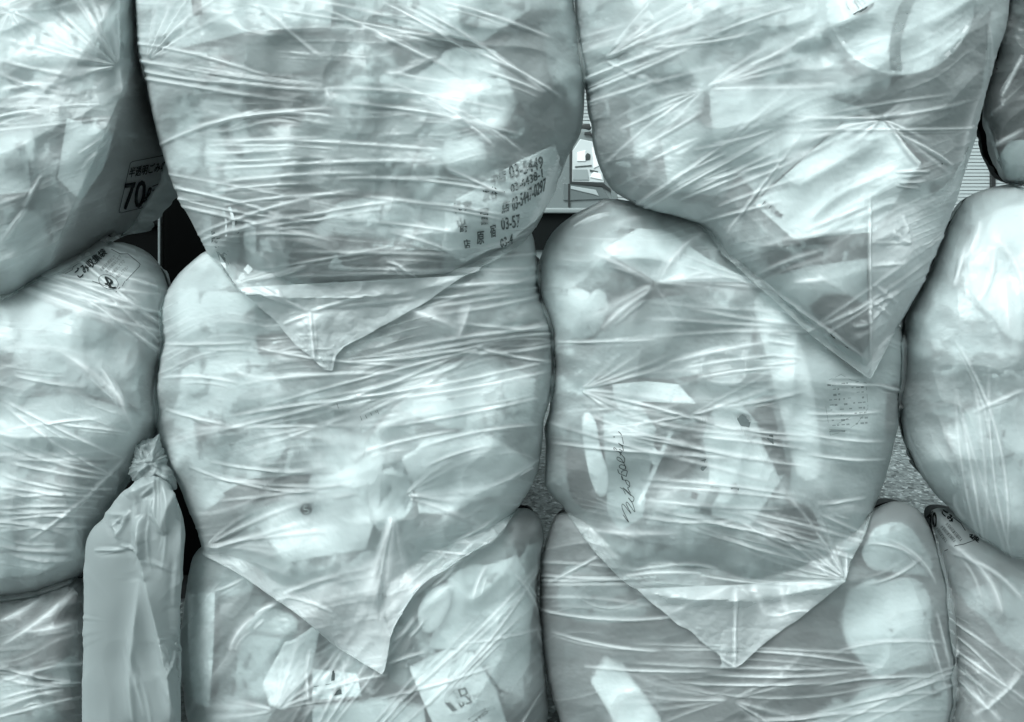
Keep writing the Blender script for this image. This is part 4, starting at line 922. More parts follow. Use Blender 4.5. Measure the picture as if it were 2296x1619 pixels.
# D, J, M
C_('D', 'wrapper_or_shade', 'wrapper', 'black rumpled wrapper in the top right corner bag', [(2230, 210), (2300, 170), (2400, 180), (2400, 300), (2260, 308), (2235, 270)], 2, 4, .025, crumple=8)
C_('D', 'wrapper_or_shade', 'wrapper', 'charcoal crinkled foil above the black rumpled wrapper', [(2240, 110), (2300, 20), (2400, 20), (2400, 160), (2290, 165), (2235, 190)], 3, 4, .06, crumple=8)
C_('D', 'grey_sheet', 'sheet', 'pale grey sheet at the bottom of the top right corner bag', [(2262, 315), (2400, 312), (2400, 420), (2260, 402), (2235, 360)], 4, 1, .30)
C_('J', 'plastic_bottle', 'bottle', 'small shiny bottle end in the bottom left bag', [(110, 1500), (150, 1478), (180, 1500), (172, 1540), (130, 1535)], 3, 15, .30, bulge=14, soft=True)
C_('J', 'crumpled_bag', 'plastic bag', 'pale scrunched bag at the foot of the bottom left bag', [(-40, 1520), (80, 1500), (140, 1580), (100, 1680), (-40, 1690)], 6, 15, .40, bulge=14, crumple=6, soft=True)
C_('M', 'grey_sheet', 'sheet', 'grey folded sheet in the bottom right bag', [(2150, 1330), (2260, 1290), (2380, 1340), (2380, 1480), (2260, 1460)], 8, 1.5, .36, crumple=5)
C_('A', 'wrapper_or_shade', 'wrapper', 'near-black sheet added to darken the shaded side of the top left bag', [(296, 160), (345, 260), (382, 352), (330, 460), (220, 555), (110, 605), (190, 430), (262, 250)], 9, 2, .035)  # dark sheet added to stand for shade inside the bag's side
C_('C', 'paper_sheet', 'paper', 'pale sheet around the dark round cup base', [(1700, 630), (1800, 600), (1942, 580), (1946, 835), (1880, 790), (1790, 720)], 9, 1.5, .60)
C_('F', 'crumpled_bag', 'plastic bag', 'white film scrap showing inside the ring-shaped core', [(800, 1130), (815, 1070), (850, 1060), (880, 1045), (925, 1080), (930, 1140), (900, 1185), (850, 1190)], 7, 3, .88, crumple=8)

# ---- the ring-shaped core
def core_ring(bag, u, v, ro, ri, inset, depth):
    B = BAGS[bag]
    n = 48
    P = []; F = []
    y0 = float(B.base.get(np.array(u), np.array(v))) + inset
    for (r, y, du) in ((ro, y0 + .008, 0), (ro - 4, y0, 0), (ri + 6, y0, 3), (ri, y0 + .006, 4), (ri - 2, y0 + depth, 8), (ro - 2, y0 + depth, 0)):
        for i in range(n):
            a = 2 * math.pi * i / n
            uu, vv = u + du + r * math.cos(a) * .98, v + r * math.sin(a)
            yy = max(y, float(B.fin.get(np.array(uu), np.array(vv))) + .0015 + (y - y0))
            P.append(at(np.array(uu), np.array(vv), np.array(yy)))
    for k in range(6):
        for i in range(n):
            j = (i + 1) % n; a = k * n; b = ((k + 1) % 6) * n
            F.append((a + i, a + j, b + j, b + i))
    return make_mesh('card_core', P, F, solid(.72, .6, .06), None, True)


tag(core_ring('F', 868, 1116, 64, 46, .0028, .05), 'pale ring-shaped core pressed to the film with creases fanning from it', 'cardboard core')

# ---- print and handwriting
INK = ink(.02, .9); INKS = ink(.035, .75); INKG = ink(.16, .75); INKW = solid(.66, .7, .03); INKF = ink(.05, .45)


def Z(k, ou, ov, pts):
    return [(p[0] * k + ou, p[1] * k + ov) for p in pts]


# 70 litre panel on the shaded side of A
z = lambda *p: Z(.2423, 224.1, 308.2, p)
q = stroke(z((640, 150), (600, 165), (300, 224), (280, 240), (178, 675), (180, 695), (200, 698), (470, 632)), 1.6)
q += stroke(z((600, 165), (680, 150)), 1.4)
q += text_polys('半透明ごみ収集袋', z((280, 278), (745, 195), (722, 285), (262, 372)), .8)
mark('A', 'printed_panel', BAGS['A'].root, q, INKS)
q = text_polys('70', z((232, 428), (432, 390), (398, 640), (210, 668)), 1.6) + text_polys('ℓ', z((438, 468), (478, 458), (446, 596), (404, 606)), 1.2)
for i in range(4): q += stroke(z((485, 455 + 40 * i), (560, 425 + 40 * i)), 2.2)
o = mark('A', 'printed_volume', BAGS['A'].root, q, INK)
# panel on the shoulder of E
z = lambda *p: Z(.1342, 112.1, 532.3, p)
q = stroke(z((250, 610), (370, 545), (390, 490), (490, 420)), 1.2) + stroke(z((1020, 195), (1170, 275), (1300, 275), (1490, 430), (1505, 450), (1490, 490), (1265, 728)), 1.5) + stroke(z((1250, 735), (1205, 815)), 1.5) + stroke(z((1170, 830), (1100, 915)), 1.5) + stroke(z((705, 730), (830, 775), (1010, 850)), 1.5)
q += text_polys('ごみ収集袋', z((380, 560), (870, 180), (960, 262), (500, 690)), 1.0)
q += text_polys('ℓ', z((850, 610), (1010, 690), (1120, 840), (950, 860)), 1.4)
q += stroke(Z(.1342, 112.1, 532.3, [(975 + 165 * math.cos(a * .35), 745 + 118 * math.sin(a * .35) + 40 * math.cos(a * .35)) for a in range(18)]), 1.2, True)
for i, (a, b) in enumerate((((840, 555), (1085, 310)), ((930, 580), (1180, 310)), ((1010, 625), (1235, 390)), ((1090, 690), (1295, 490)))):
    (x0, y0), (x1, y1) = a, b
    q += text_polys('収集日の朝出して下さい'[i:i + 8], z((x0 - 18, y0 - 22), (x1 - 18, y1 - 22), (x1 + 22, y1 + 20), (x0 + 22, y0 + 20)))
mark('E', 'printed_panel', BAGS['E'].root, q, INKS)
# panel on the top of M
z = lambda *p: Z(.2077, 1933, 952.5, p)
q = text_polys('70', z((700, 985), (790, 930), (800, 1090), (715, 1130)), 1.2) + text_polys('ごみ', z((865, 900), (990, 990), (960, 1060), (850, 950)), 1.4)
q += stroke(z((690, 1000), (760, 930)), 2.5) + stroke(z((980, 1000), (1060, 1060), (1110, 1140)), 1.6) + stroke(z((885, 1362), (1000, 1305), (1100, 1285), (1205, 1245)), 1.4) + text_polys('袋', z((1150, 1165), (1260, 1215), (1250, 1270), (1150, 1215)), 1.0)
for (a, b) in (((800, 1110), (905, 1262)), ((850, 1090), (1000, 1260)), ((905, 1060), (1070, 1250))):
    (x0, y0), (x1, y1) = a, b
    q += text_polys('半透明収集日朝出す', z((x0 - 16, y0 + 14), (x1 - 16, y1 + 14), (x1 + 16, y1 - 12), (x0 + 16, y0 - 12)))
mark('M', 'printed_panel', BAGS['M'].root, q, INK)
# telephone numbers on the carrier bag in B
z = lambda *p: Z(.1904, 952.5, 308.2, p)
q = text_polys('中店', z((770, 440), (950, 370), (950, 510), (780, 570)), 1.0) + text_polys('03-5449', z((980, 330), (1380, 215), (1390, 355), (1000, 490)), 1.4)
q += text_polys('03-6438-1', z((1000, 560), (1375, 365), (1385, 465), (1015, 650)), 1.4) + text_polys('店', z((905, 760), (990, 730), (990, 860), (900, 900)), 1.4) + text_polys('03-5447-0297', z((1020, 720), (1420, 470), (1415, 620), (1030, 870)), 1.4)
q += text_polys('渋谷一', z((680, 560), (930, 590), (940, 690), (680, 760)), 1.0) + text_polys('代', z((315, 745), (420, 740), (430, 860), (340, 900)), 1.2) + text_polys('官', z((440, 750), (545, 740), (550, 850), (450, 860)), 1.2) + text_polys('山', z((370, 950), (460, 940), (470, 1030), (390, 1060)), 1.0) + text_polys('町', z((410, 1050), (500, 1040), (500, 1110), (410, 1120)), 1.0)
q += text_polys('目', z((645, 840), (740, 830), (740, 910), (650, 920)), 1.2) + text_polys('黒', z((650, 940), (745, 930), (745, 1020), (660, 1030)), 1.2) + text_polys('原', z((605, 1110), (690, 1100), (690, 1250), (610, 1260)), 1.4) + text_polys('宿', z((760, 1030), (830, 1010), (830, 1170), (770, 1180)), 1.0) + text_polys('店', z((440, 1200), (530, 1200), (530, 1310), (470, 1310)), 1.0)
q += text_polys('03-57', z((890, 960), (1110, 900), (1120, 1050), (900, 1090)), 1.2) + text_polys('03-4', z((880, 1200), (1030, 1130), (1030, 1250), (890, 1300)), 1.2)
def item(nm): return bpy.data.objects[nm]
mark('B', 'printed_numbers', item('printed_carrier_bag'), q, ink(.16, .55), 0.0, 'press', 3.2)
# white marks on the grey carton corner and the striped packet
z = lambda *p: Z(.1557, 448.2, 420.2, p)
cart = [o for o in bpy.data.objects if o.name.startswith('carton') and 'telephone' in o.get('label', '')][0]
q = [z((690, 1105), (760, 1175), (695, 1250), (625, 1180))]
mark('B', 'printed_logo', cart, q, INKW, 0.0, 'press', 1.2)
q = text_polys('SENS', z((610, 1225), (500, 1360), (560, 1400), (665, 1270)), .5)
mark('B', 'printed_lettering', cart, q, INKW, 0.0, 'press', 1.2)
mark('B', 'printed_panel', cart, [z((275, 970), (370, 1090), (375, 1180), (290, 1080))], INKW, 0.0, 'press', 1.2)
mark('B', 'logo_arrow', cart, [z((690, 1150), (715, 1195), (672, 1190))], INKS, .0004, 'press')
q = stroke(z((335, 310), (375, 480), (375, 700)), 4.6) + stroke(z((425, 290), (480, 450), (490, 660)), 6.5)
mark('B', 'printed_stripes', item('striped_packet'), q, INKW, 0.0, 'press', 3.2)
# barcode
q = []
bx = random.Random(3); p = 0.0
while p < .74:
    w = bx.choice((.008, .012, .02)); a = (1030 + 480 * p, 640 + 370 * p); b = (1030 + 480 * (p + w), 640 + 370 * (p + w))
    q.append(Z(.0865, 1624.9, 392.2, [a, b, (b[0] - 90, b[1] + 110), (a[0] - 90, a[1] + 110)])); p += w + bx.choice((.012, .02, .03))
q.append(Z(.0865, 1624.9, 392.2, [(1345, 915), (1425, 985), (1345, 1075), (1260, 1000)])); q.append(Z(.0865, 1624.9, 392.2, [(1440, 990), (1505, 1030), (1440, 1110), (1360, 1080)]))
q += text_polys('4 902870 0162', Z(.0865, 1624.9, 392.2, [(945, 760), (1250, 1010), (1215, 1050), (920, 800)]))
mark('C', 'barcode', item('barcode_card'), q, ink(.04, .9), 0.0, 'press', 2.4)
z = lambda *p: Z(.2423, 1793, 0, p)
sticker = [o for o in bpy.data.objects if o.name.startswith('round_sticker') and 'cutlery' in o.get('label', '')][0]
q = [z((480, 135), (690, 18), (670, 60), (620, 105), (560, 130), (520, 138))] + stroke(z((500, 5), (545, 75)), 2.2) + stroke(z((525, 0), (580, 58)), 2.0) + stroke(z((560, -10), (610, 35)), 2.0) + stroke(z((490, 30), (510, 5), (530, 10)), 1.4) + stroke(z((430, 20), (436, 60), (455, 90)), 2.2)
mark('C', 'sticker_print', sticker, q, ink(.06, .8), 0.0, 'press', 1.1)
mark('C', 'sticker_lettering', sticker, text_polys('エコ容器', z((535, 112), (650, 48), (662, 72), (550, 130))), INKW, .0004, 'press')
bowl = item('plastic_bowl')
q = stroke([(2018 + 158 * math.cos(a), 5 + 158 * math.sin(a)) for a in np.linspace(.35, 2.8, 40)], 9)
mark('C', 'bowl_rim', bowl, q, solid(.85, .5, .03), .0, 'press')
mark('C', 'bowl_fold', bowl, stroke(curve_pts([(2042, -12), (2020, 40), (2006, 100), (2009, 156)]), 24), solid(.36, .6, .1), .0, 'press')
# bag G: table of print, handwriting, scribble
z = lambda *p: Z(.1142, 1821, 812.4, p)
q = stroke(z((210, 395), (330, 345), (560, 240), (760, 350), (1050, 400), (1090, 900), (880, 1200), (640, 1350), (350, 1430), (260, 870)), .9)
rg = random.Random(5)
for j in range(9):
    for i in range(8):
        if rg.random() < .3: continue
        x0 = 290 + i * 92 + j * 12; y0 = 430 + j * 100 - i * 8; w = rg.uniform(30, 80); h = rg.uniform(14, 44)
        q.append(z((x0, y0), (x0 + w, y0 - 6), (x0 + w + 4, y0 + h - 6), (x0 + 4, y0 + h)))
q += stroke(z((480, 1215), (740, 1070)), .9) + [z((320, 1310), (640, 1330), (640, 1370), (340, 1370))]
mark('G', 'printed_table', item('foam_sheet'), q, ink(.14, .5), -.0, 'fin')
S = .1730
z = lambda *p: Z(S, 1344.7, 924.5, p)
W_ = 1.6
q = []
for s in ([(300, 1330), (370, 1420), (290, 1250), (300, 1190), (400, 1310), (340, 1190), (360, 1170), (450, 1290), (420, 1180), (370, 1110)],
          [(370, 1110), (420, 1160), (440, 1110), (390, 1060), (340, 1010)], [(340, 1010), (300, 980), (400, 1080)], [(330, 1060), (300, 1000), (260, 975)], [(395, 1050), (360, 980), (385, 960), (375, 900), (330, 880), (350, 930), (385, 960)],
          [(330, 880), (290, 870), (280, 820), (300, 870)], [(230, 740), (250, 790), (340, 830)], [(340, 830), (350, 760), (290, 760), (280, 790)], [(330, 740), (330, 700), (270, 680), (250, 710), (300, 740), (330, 720), (310, 660)],
          [(310, 660), (270, 600), (225, 580), (230, 620), (310, 650), (320, 600)], [(320, 600), (290, 560), (190, 460), (190, 490), (270, 520)], [(260, 560), (280, 500), (250, 480), (300, 500), (290, 440)], [(290, 440), (240, 400), (300, 430), (290, 340), (270, 280), (240, 250)]):
    q += stroke(curve_pts(z(*s)), W_)
q += [z((175, 310), (190, 312), (190, 328), (175, 326))]
mark('G', 'handwriting', item('signed_sheet'), q, ink(.06, .8), -.0, 'fin')
q = stroke(curve_pts(z((1885, 300), (1915, 290), (1930, 320), (1915, 350), (1960, 350), (1985, 330), (2000, 300), (2030, 295), (2020, 320), (1990, 335))), 2.0)
for pg in ([(1760, 60), (1850, 10), (1930, 40), (1960, 100), (1930, 210), (1830, 190)], [(1985, 0), (2110, 20), (2090, 90), (2030, 105), (1995, 80)], [(1270, 640), (1380, 600), (1340, 680), (1400, 690), (1330, 770), (1290, 720)], [(2050, 180), (2240, 240), (2250, 420), (2150, 330)],
           [(1690, 930), (1760, 910), (1800, 990), (1780, 1080), (1700, 1010)]):
    mark('G', 'dark_patch', item('picture_card'), [z(*pg)], ink(.13, .7), 0.0, 'press', 5.2)
mark('G', 'scribbled_number', item('picture_card'), q, ink(.13, .7), 0.0, 'press', 5.2)
# bag K: blurred lettering
z = lambda *p: Z(.1952, 840.5, 1372.7, p)
q = stroke(z((960, 890), (1030, 870), (1060, 930), (985, 965)), 3.6, True) + stroke(z((1040, 960), (1110, 1030), (1050, 1050)), 3.6) + stroke(z((1085, 960), (1090, 1000)), 2.6) + stroke(z((960, 1040), (990, 1090), (1020, 1060), (1000, 1030)), 3) + [z((800, 1040), (860, 1035), (945, 1120), (890, 1145))]
q += text_polys('ルヨ', z((820, 720), (910, 710), (920, 760), (830, 770))) + text_polys('アギイ', z((870, 880), (920, 850), (990, 1030), (950, 1050))) + text_polys('円の', z((1120, 960), (1215, 915), (1230, 950), (1135, 1000)))
q += text_polys('Cスキャップ', z((1265, 1120), (1050, 1285), (1075, 1330), (1305, 1150)), .7) + text_polys('お持ち帰り用', z((1255, 1095), (1060, 1225), (1075, 1245), (1275, 1112)))
mark('K', 'printed_lettering', item('printed_paper_bag'), q, ink(.10, .8), 0.0, 'press', 2.4)
q = [[(744, 1500), (751, 1500), (750, 1528), (742, 1528)], [(744, 1545), (764, 1540), (766, 1556), (746, 1560)]] + stroke([(700, 1540), (760, 1530)], 1.2)
mark('K', 'printed_marks', item('label_card'), q, ink(.06, .8), 0.0, 'press', 4.2)
# specks on the packet in H, smudged picture on the packet in F, tiny print in A
z = lambda *p: Z(.2077, 1933, 952.5, p)
q = [z((1330, 115), (1380, 60), (1420, 115), (1375, 170)), z((1480, 170), (1530, 180), (1500, 225)), z((1485, 375), (1560, 320), (1650, 290), (1640, 330), (1580, 350), (1500, 385)), z((1690, 380), (1730, 370), (1725, 450), (1690, 445)), z((1470, 400), (1500, 400), (1490, 470)), z((1500, 60), (1540, 50), (1530, 130), (1500, 140))]
for i in range(26):
    x, y = rg.uniform(1350, 1800), rg.uniform(200, 700); r = rg.uniform(4, 14); q.append(z((x - r, y), (x, y - r), (x + r * 1.4, y), (x, y + r)))
mark('H', 'dark_specks', item('speckled_packet'), q, ink(.05, .6), 0.0, 'base', 4.5)
q = []
for i in range(40):
    x, y = rg.gauss(485, 38), rg.gauss(965, 28); r = rg.uniform(3, 14); q.append([(x - r, y), (x - r * .2, y - r * rg.uniform(.3, 1)), (x + r, y - r * .2), (x + r * .3, y + r * .8)])
q.append([(432, 930), (452, 960), (455, 1010), (440, 1000)])
mark('F', 'smudged_print', item('soft_packet'), q, ink(.08, .5), 0.0, 'base', 4.5)
q = text_polys('手', [(680, 1132), (692, 1132), (692, 1150), (680, 1150)])
fst = [o for o in bpy.data.objects if o.name.startswith('round_sticker') and 'dark sticker' in o.get('label', '')][0]
mark('F', 'sticker_emblem', fst, stroke(curve_pts([(690, 1134), (682, 1136), (682, 1142), (690, 1143), (691, 1149), (682, 1150)]), 2.2), INKW, 0.0, 'press', 1.8)
q = []
for i in range(9): q += stroke([(755 + i * 11, 905 + 5 * (i % 3)), (768 + i * 11, 945 - 6 * (i % 4))], 1.2)
mark('F', 'scribbled_print', item('printed_sheet'), q, ink(.05, .7), 0.0, 'press', 5.2)
ps = [o for o in bpy.data.objects if o.name.startswith('printed_sheet') and 'tiny print' in o.get('label', '')][0]
q = []
for i in range(7): q += text_polys('内容表示日', [(10 + i * 6, 352), (14 + i * 6, 352), (16 + i * 6, 392), (12 + i * 6, 392)])
mark('A', 'tiny_print', ps, q, ink(.10, .6), 0.0, 'base', 5.2)

# ================================================================== setting
def setting():
    w = bpy.data.worlds.new('World'); SC.world = w; w.use_nodes = True
    nt = w.node_tree; bg = nt.nodes['Background']
    sk = nt.nodes.new('ShaderNodeTexSky'); sk.sky_type = 'NISHITA'; sk.sun_disc = False
    el, az = math.radians(SUN_EL), math.radians(SUN_AZ)
    sk.sun_elevation = el; sk.sun_rotation = az; sk.air_density = 1.0; sk.dust_density = 4.0
    bw = nt.nodes.new('ShaderNodeRGBToBW'); nt.links.new(sk.outputs[0], bw.inputs[0])
    mx = nt.nodes.new('ShaderNodeVectorMath'); mx.operation = 'SCALE'; mx.inputs[0].default_value = SKY_TINT
    nt.links.new(bw.outputs[0], mx.inputs['Scale'])
    nt.links.new(mx.outputs[0], bg.inputs['Color']); bg.inputs['Strength'].default_value = SKY_STR
    l = bpy.data.lights.new('sun', 'SUN'); l.energy = SUN_STR; l.angle = math.radians(SUN_ANG); l.color = SUN_COL
    o = bpy.data.objects.new('sun', l); COL.objects.link(o)
    # sky sun_rotation is measured clockwise from +y
    d = Vector((math.sin(az) * math.cos(el), math.cos(az) * math.cos(el), math.sin(el)))
    o.rotation_euler = (-d).to_track_quat('-Z', 'Y').to_euler(); o.location = (0, -3, 6)
    c = bpy.data.cameras.new('camera'); c.sensor_width = 36; c.lens = 36 * FPX / 2295.; c.shift_y = -(809.5 - HV) / 2295.
    c.clip_start = 0.02; c.clip_end = 400
    co = bpy.data.objects.new('camera', c); COL.objects.link(co); co.location = (0, -D0, ZC); co.rotation_euler = (math.pi / 2, 0, 0)
    SC.camera = co
    SC.view_settings.view_transform = 'Standard'; SC.view_settings.look = 'None'; SC.view_settings.exposure = EXPO; SC.view_settings.gamma = 1
    cy = SC.cycles
    cy.max_bounces = 14; cy.transmission_bounces = 8; cy.transparent_max_bounces = 16; cy.diffuse_bounces = 6; cy.glossy_bounces = 3
    cy.sample_clamp_indirect = 4.0; cy.use_denoising = True; cy.use_adaptive_sampling = False


SUN_EL, SUN_AZ, SUN_STR, SUN_ANG = 50, 212, 2.2, 28
SUN_COL = (0.93, 0.995, 1.0)
SKY_TINT = (0.865, 0.995, 1.0)
SKY_STR = 0.15
EXPO = 0.36
setting()

# ================================================================== street behind the pile
def asphalt():
    m, nt, out = nodes('asphalt')
    tc = N(nt, 'ShaderNodeTexCoord')
    n1 = N(nt, 'ShaderNodeTexNoise', i_Scale=95.0, i_Detail=3.0); L(nt, tc.outputs['Object'], n1.inputs['Vector'])
    n2 = N(nt, 'ShaderNodeTexVoronoi', i_Scale=70.0); L(nt, tc.outputs['Object'], n2.inputs['Vector'])
    sp = N(nt, 'ShaderNodeSeparateColor'); L(nt, n2.outputs['Color'], sp.inputs[0])
    f = math_node(nt, 'ADD', math_node(nt, 'MULTIPLY', n1.outputs['Fac'], .7), math_node(nt, 'MULTIPLY', sp.outputs[0], .5))
    rp = N(nt, 'ShaderNodeValToRGB'); e = rp.color_ramp.elements
    e[0].position = .3; e[0].color = tint(.05); e[1].position = .95; e[1].color = tint(.55); x = e.new(.6); x.color = tint(.17); x = e.new(.8); x.color = tint(.24)
    L(nt, f, rp.inputs[0])
    b = N(nt, 'ShaderNodeBsdfPrincipled', i_Roughness=.75); L(nt, rp.outputs[0], b.inputs['Base Color'])
    bp = N(nt, 'ShaderNodeBump', i_Strength=.7, i_Distance=.006); L(nt, f, bp.inputs['Height']); L(nt, bp.outputs[0], b.inputs['Normal'])
    L(nt, b.outputs[0], out.inputs['Surface'])
    return m


tag(make_mesh('road', [(-60, -40, 0), (60, -40, 0), (60, 90, 0), (-60, 90, 0)], [(0, 1, 2, 3)], asphalt(), None, False), kind='structure')


class MB:
    def __init__(s): s.P = []; s.F = []

    def box(s, a, b):
        k = len(s.P)
        for z in (a[2], b[2]):
            s.P += [(a[0], a[1], z), (b[0], a[1], z), (b[0], b[1], z), (a[0], b[1], z)]
        for f in ((3, 2, 1, 0), (4, 5, 6, 7), (0, 1, 5, 4), (1, 2, 6, 5), (2, 3, 7, 6), (3, 0, 4, 7)): s.F.append(tuple(k + i for i in f))
        return s

    def prism(s, pts, y0, y1):
        """outline in x-z extruded along y"""
        k = len(s.P); n = len(pts)
        s.P += [(p[0], y0, p[1]) for p in pts] + [(p[0], y1, p[1]) for p in pts]
        s.F.append(tuple(k + i for i in range(n))); s.F.append(tuple(k + n + i for i in reversed(range(n))))
        for i in range(n):
            j = (i + 1) % n; s.F.append((k + j, k + i, k + n + i, k + n + j))
        return s

    def cyl(s, c, r, y0, y1, n=32):
        return s.prism([(c[0] + r * math.cos(2 * math.pi * i / n), c[1] + r * math.sin(2 * math.pi * i / n)) for i in range(n)], y0, y1)

    def build(s, name, mat, parent=None, bevel=0.0):
        o = make_mesh(name, s.P, s.F, mat, parent, False)
        if bevel:
            m = o.modifiers.new('b', 'BEVEL'); m.width = bevel; m.segments = 3; m.limit_method = 'ANGLE'
            o.data.polygons.foreach_set('use_smooth', np.full(len(o.data.polygons), True))
            w = o.modifiers.new('w', 'WEIGHTED_NORMAL')
        return o


def paint(tone, rough=.25, name='paint', metal=0.0, coat=0.6):
    m, nt, out = nodes(name + '_%d' % int(tone * 1000))
    tc = N(nt, 'ShaderNodeTexCoord'); nz = N(nt, 'ShaderNodeTexNoise', i_Scale=6.0, i_Detail=5.0); L(nt, tc.outputs['Object'], nz.inputs['Vector'])
    mr = N(nt, 'ShaderNodeMapRange'); mr.inputs['To Min'].default_value = rough * .8; mr.inputs['To Max'].default_value = rough * 1.3
    L(nt, nz.outputs['Fac'], mr.inputs['Value'])
    b = N(nt, 'ShaderNodeBsdfPrincipled', i_Base_Color=tint(tone), i_Metallic=metal); b.inputs['Coat Weight'].default_value = coat; b.inputs['Specular IOR Level'].default_value = .5 if coat else .04
    L(nt, mr.outputs[0], b.inputs['Roughness'])
    L(nt, b.outputs[0], out.inputs['Surface'])
    return m


def glass():
    m, nt, out = nodes('car_glass')
    b = N(nt, 'ShaderNodeBsdfPrincipled', i_Base_Color=tint(.03), i_Roughness=.03)
    b.inputs['Specular IOR Level'].default_value = 1.0
    gl = N(nt, 'ShaderNodeBsdfGlossy', i_Roughness=.02)
    mx = N(nt, 'ShaderNodeMixShader', n_0=.35); L(nt, b.outputs[0], mx.inputs[1]); L(nt, gl.outputs[0], mx.inputs[2])
    L(nt, mx.outputs[0], out.inputs['Surface'])
    return m


def wp(u, v, y):
    p = at(np.array(float(u)), np.array(float(v)), np.array(float(y))); return float(p[0]), float(p[2])


# light minivan glimpsed between the two top bags
YV = 4.6
van = empty('parked_van', 'light parked van glimpsed through the gap between the two large top bags', 'van'); van.location = (wp(1330, 430, YV)[0], YV, 0)
vx = van.location.x
def vl(pts): return [(wp(u, v, YV)[0] - vx, wp(u, v, YV)[1]) for (u, v) in pts]
body = MB()
rear = vl([(1392, 456), (1372, 418), (1358, 360), (1340, 312), (1322, 290)]); x_r = rear[0][0]
prof = [(x_r + .03, .38), (x_r + .03, .75)] + rear + [(rear[-1][0] - .25, rear[-1][1] + .03), (-2.4, rear[-1][1] + .05), (-3.0, 1.1), (-3.7, .98), (-3.75, .38)]
body.prism(prof[::-1], 0, 1.5)
body.build('body', paint(.20), van, .03)
for pts, nm, mt in (([(1262, 410), (1279, 411), (1350, 420), (1362, 440), (1365, 446), (1279, 450), (1262, 450)], 'side_panel', paint(.16, .1)), ([(1281, 408), (1282, 340), (1300, 312), (1328, 318), (1343, 350), (1354, 410)], 'window', paint(.62, .08))):  # the window's pale colour paints in its bright reflection
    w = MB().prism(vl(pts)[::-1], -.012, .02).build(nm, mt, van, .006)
MB().prism(vl([(1276, 412), (1276, 330), (1281, 330), (1281, 408), (1354, 413), (1368, 424), (1368, 430), (1352, 419)])[::-1], -.018, .01).build('window_trim', paint(.03, .4), van)
MB().prism(vl([(1273, 464), (1273, 412), (1277, 412), (1277, 464)])[::-1], -.016, .01).build('door_gap', paint(.02, .5), van)
MB().prism(vl([(1150, 478), (1150, 466), (1420, 466), (1420, 478)])[::-1], -.07, .01).build('side_moulding', paint(.26, .35), van, .012)
MB().prism(vl([(1150, 560), (1150, 478), (1420, 478), (1420, 560)])[::-1], -.02, .01).build('lower_panel', paint(.010, .7, coat=0), van)
MB().prism(vl([(1310, 297), (1322, 296), (1345, 322), (1343, 326), (1324, 303), (1309, 302)])[::-1], -.02, .01).build('roof_trim', paint(.02, .4), van)
for nm, tn, pts in (('window_reflection', .9, [(1293, 362), (1293, 342), (1312, 338), (1312, 362)]), ('headrest', .06, [(1312, 360), (1310, 350), (1316, 343), (1323, 347), (1322, 358)]), ('dash_edge', .08, [(1288, 376), (1288, 373), (1326, 370), (1326, 373)]),
                    ('seat_back', .34, [(1283, 404), (1283, 380), (1316, 380), (1320, 404)]), ('window_sticker', .92, [(1322, 398), (1330, 384), (1346, 390), (1350, 404)]), ('grab_handle', .10, [(1322, 386), (1321, 380), (1340, 384), (1340, 388)]), ('reflection_strip', .88, [(1330, 378), (1326, 330), (1333, 332), (1342, 372)])):
    MB().prism(vl(pts)[::-1], -.019, -.012).build(nm, paint(tn, .15), van, .003)  # pale pieces paint reflections on the window; dark ones are interior shapes
MB().prism(vl([(1279, 424), (1279, 417), (1335, 426), (1342, 440), (1330, 436)])[::-1], -.018, -.012).build('crease_sheen', paint(.45, .12), van, .003)  # lighter piece paints the sheen along the panel's upper part
for x in (-.62, -2.9):
    wh = MB().cyl((x, .3), .3, -.02, .18).build('wheel', paint(.015, .8, coat=0), van, .02)
    MB().cyl((x, .3), .18, -.03, .0).build('rim', paint(.5, .3, metal=.6), wh)
tl = MB().prism(vl([(1366, 420), (1380, 424), (1386, 450), (1372, 450)])[::-1], -.015, .02).build('rear_light', paint(.20, .1), van, .006)
rl = empty('roof_lamp', 'small dark lamp with a bright cap on the van roof', 'lamp'); rx, rz = wp(1321, 290, YV); rl.location = (rx, YV + .1, rz)
MB().box((-.05, -.04, .0), (.02, .04, .045)).build('lamp_base', paint(.02, .4), rl, .01)
MB().box((.012, -.05, .02), (.05, .03, .075)).build('lamp_cap', paint(.8, .2), rl, .01)
MB().box((.05, -.04, -.045), (.085, .03, -.005)).build('lamp_bracket', paint(.02, .4), rl, .006)

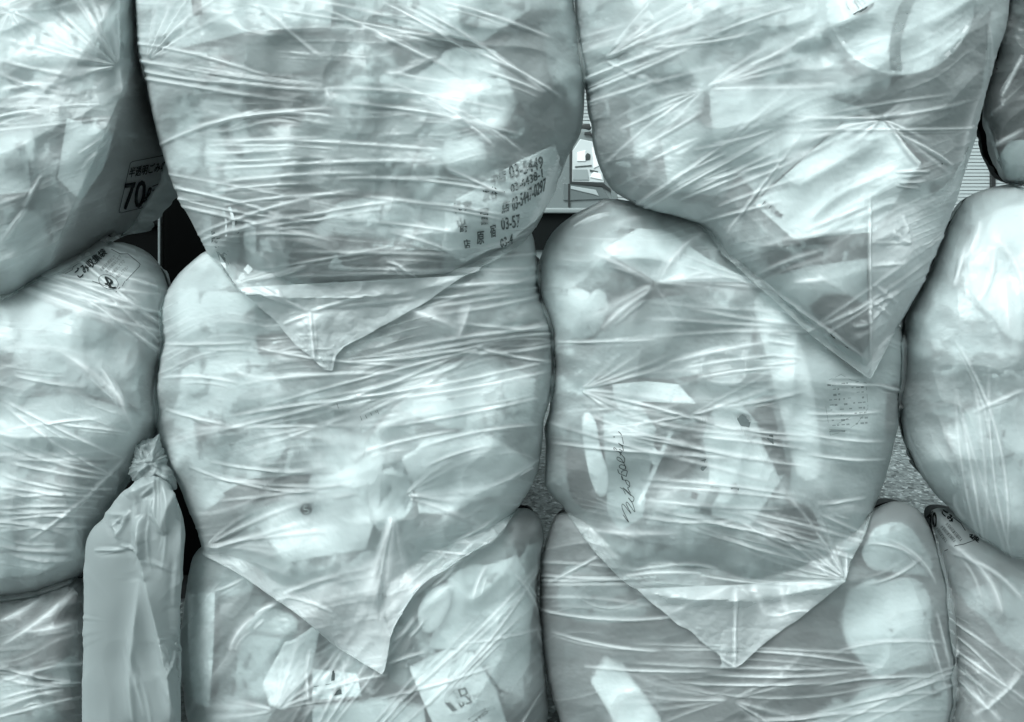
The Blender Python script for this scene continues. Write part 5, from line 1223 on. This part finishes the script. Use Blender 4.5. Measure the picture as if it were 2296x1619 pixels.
# slatted shutter building across the road
YW = 9.0
sh = empty('slatted_wall', 'wall of narrow level slats with a dark post seen between the bags at the right', 'wall'); sh.location = (0, YW, 0)
m = MB(); z = 0.3
while z < 3.6:
    m.P += [(-9, 0, z), (14, 0, z), (14, 0.004, z + .036), (-9, 0.004, z + .036), (-9, .03, z + .036), (14, .03, z + .036), (14, .03, z + .045), (-9, .03, z + .045)]
    k = len(m.P) - 8; m.F += [(k, k + 1, k + 2, k + 3), (k + 3, k + 2, k + 5, k + 4), (k + 4, k + 5, k + 6, k + 7)]; z += .045
m.build('slat_cladding', paint(.42, .5, coat=.1), sh)
MB().box((-9, .05, 0), (14, .3, 3.7)).build('backing', paint(.02, .7), sh)
for u in (2222, 1700, 600):
    x = wp(u, 350, YW)[0]; MB().box((x - .025, -.05, 0), (x + .025, -.004, 3.6)).build('post', paint(.012, .6), sh)
MB().box((-9, -.03, 0), (14, .04, .28)).build('plinth', paint(.12, .8), sh)

# dark cabinet behind the left gap, widened and drawn forward for the shade there
YC = 0.62
cab = empty('steel_cabinet', 'black cabinet with a painted edge highlight, widened to darken the gaps at the left', 'cabinet'); x0, z0 = wp(357, 300, YC); cab.location = (x0 + .35, YC, 0)
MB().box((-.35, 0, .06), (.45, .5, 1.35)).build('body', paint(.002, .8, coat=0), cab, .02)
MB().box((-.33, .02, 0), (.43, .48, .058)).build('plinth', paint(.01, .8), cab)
MB().box((-.352, -.004, .3), (-.346, .004, 1.06)).build('edge_highlight', paint(.35, .3, metal=.5), cab, .001)  # light strip paints the highlight on the cabinet's edge
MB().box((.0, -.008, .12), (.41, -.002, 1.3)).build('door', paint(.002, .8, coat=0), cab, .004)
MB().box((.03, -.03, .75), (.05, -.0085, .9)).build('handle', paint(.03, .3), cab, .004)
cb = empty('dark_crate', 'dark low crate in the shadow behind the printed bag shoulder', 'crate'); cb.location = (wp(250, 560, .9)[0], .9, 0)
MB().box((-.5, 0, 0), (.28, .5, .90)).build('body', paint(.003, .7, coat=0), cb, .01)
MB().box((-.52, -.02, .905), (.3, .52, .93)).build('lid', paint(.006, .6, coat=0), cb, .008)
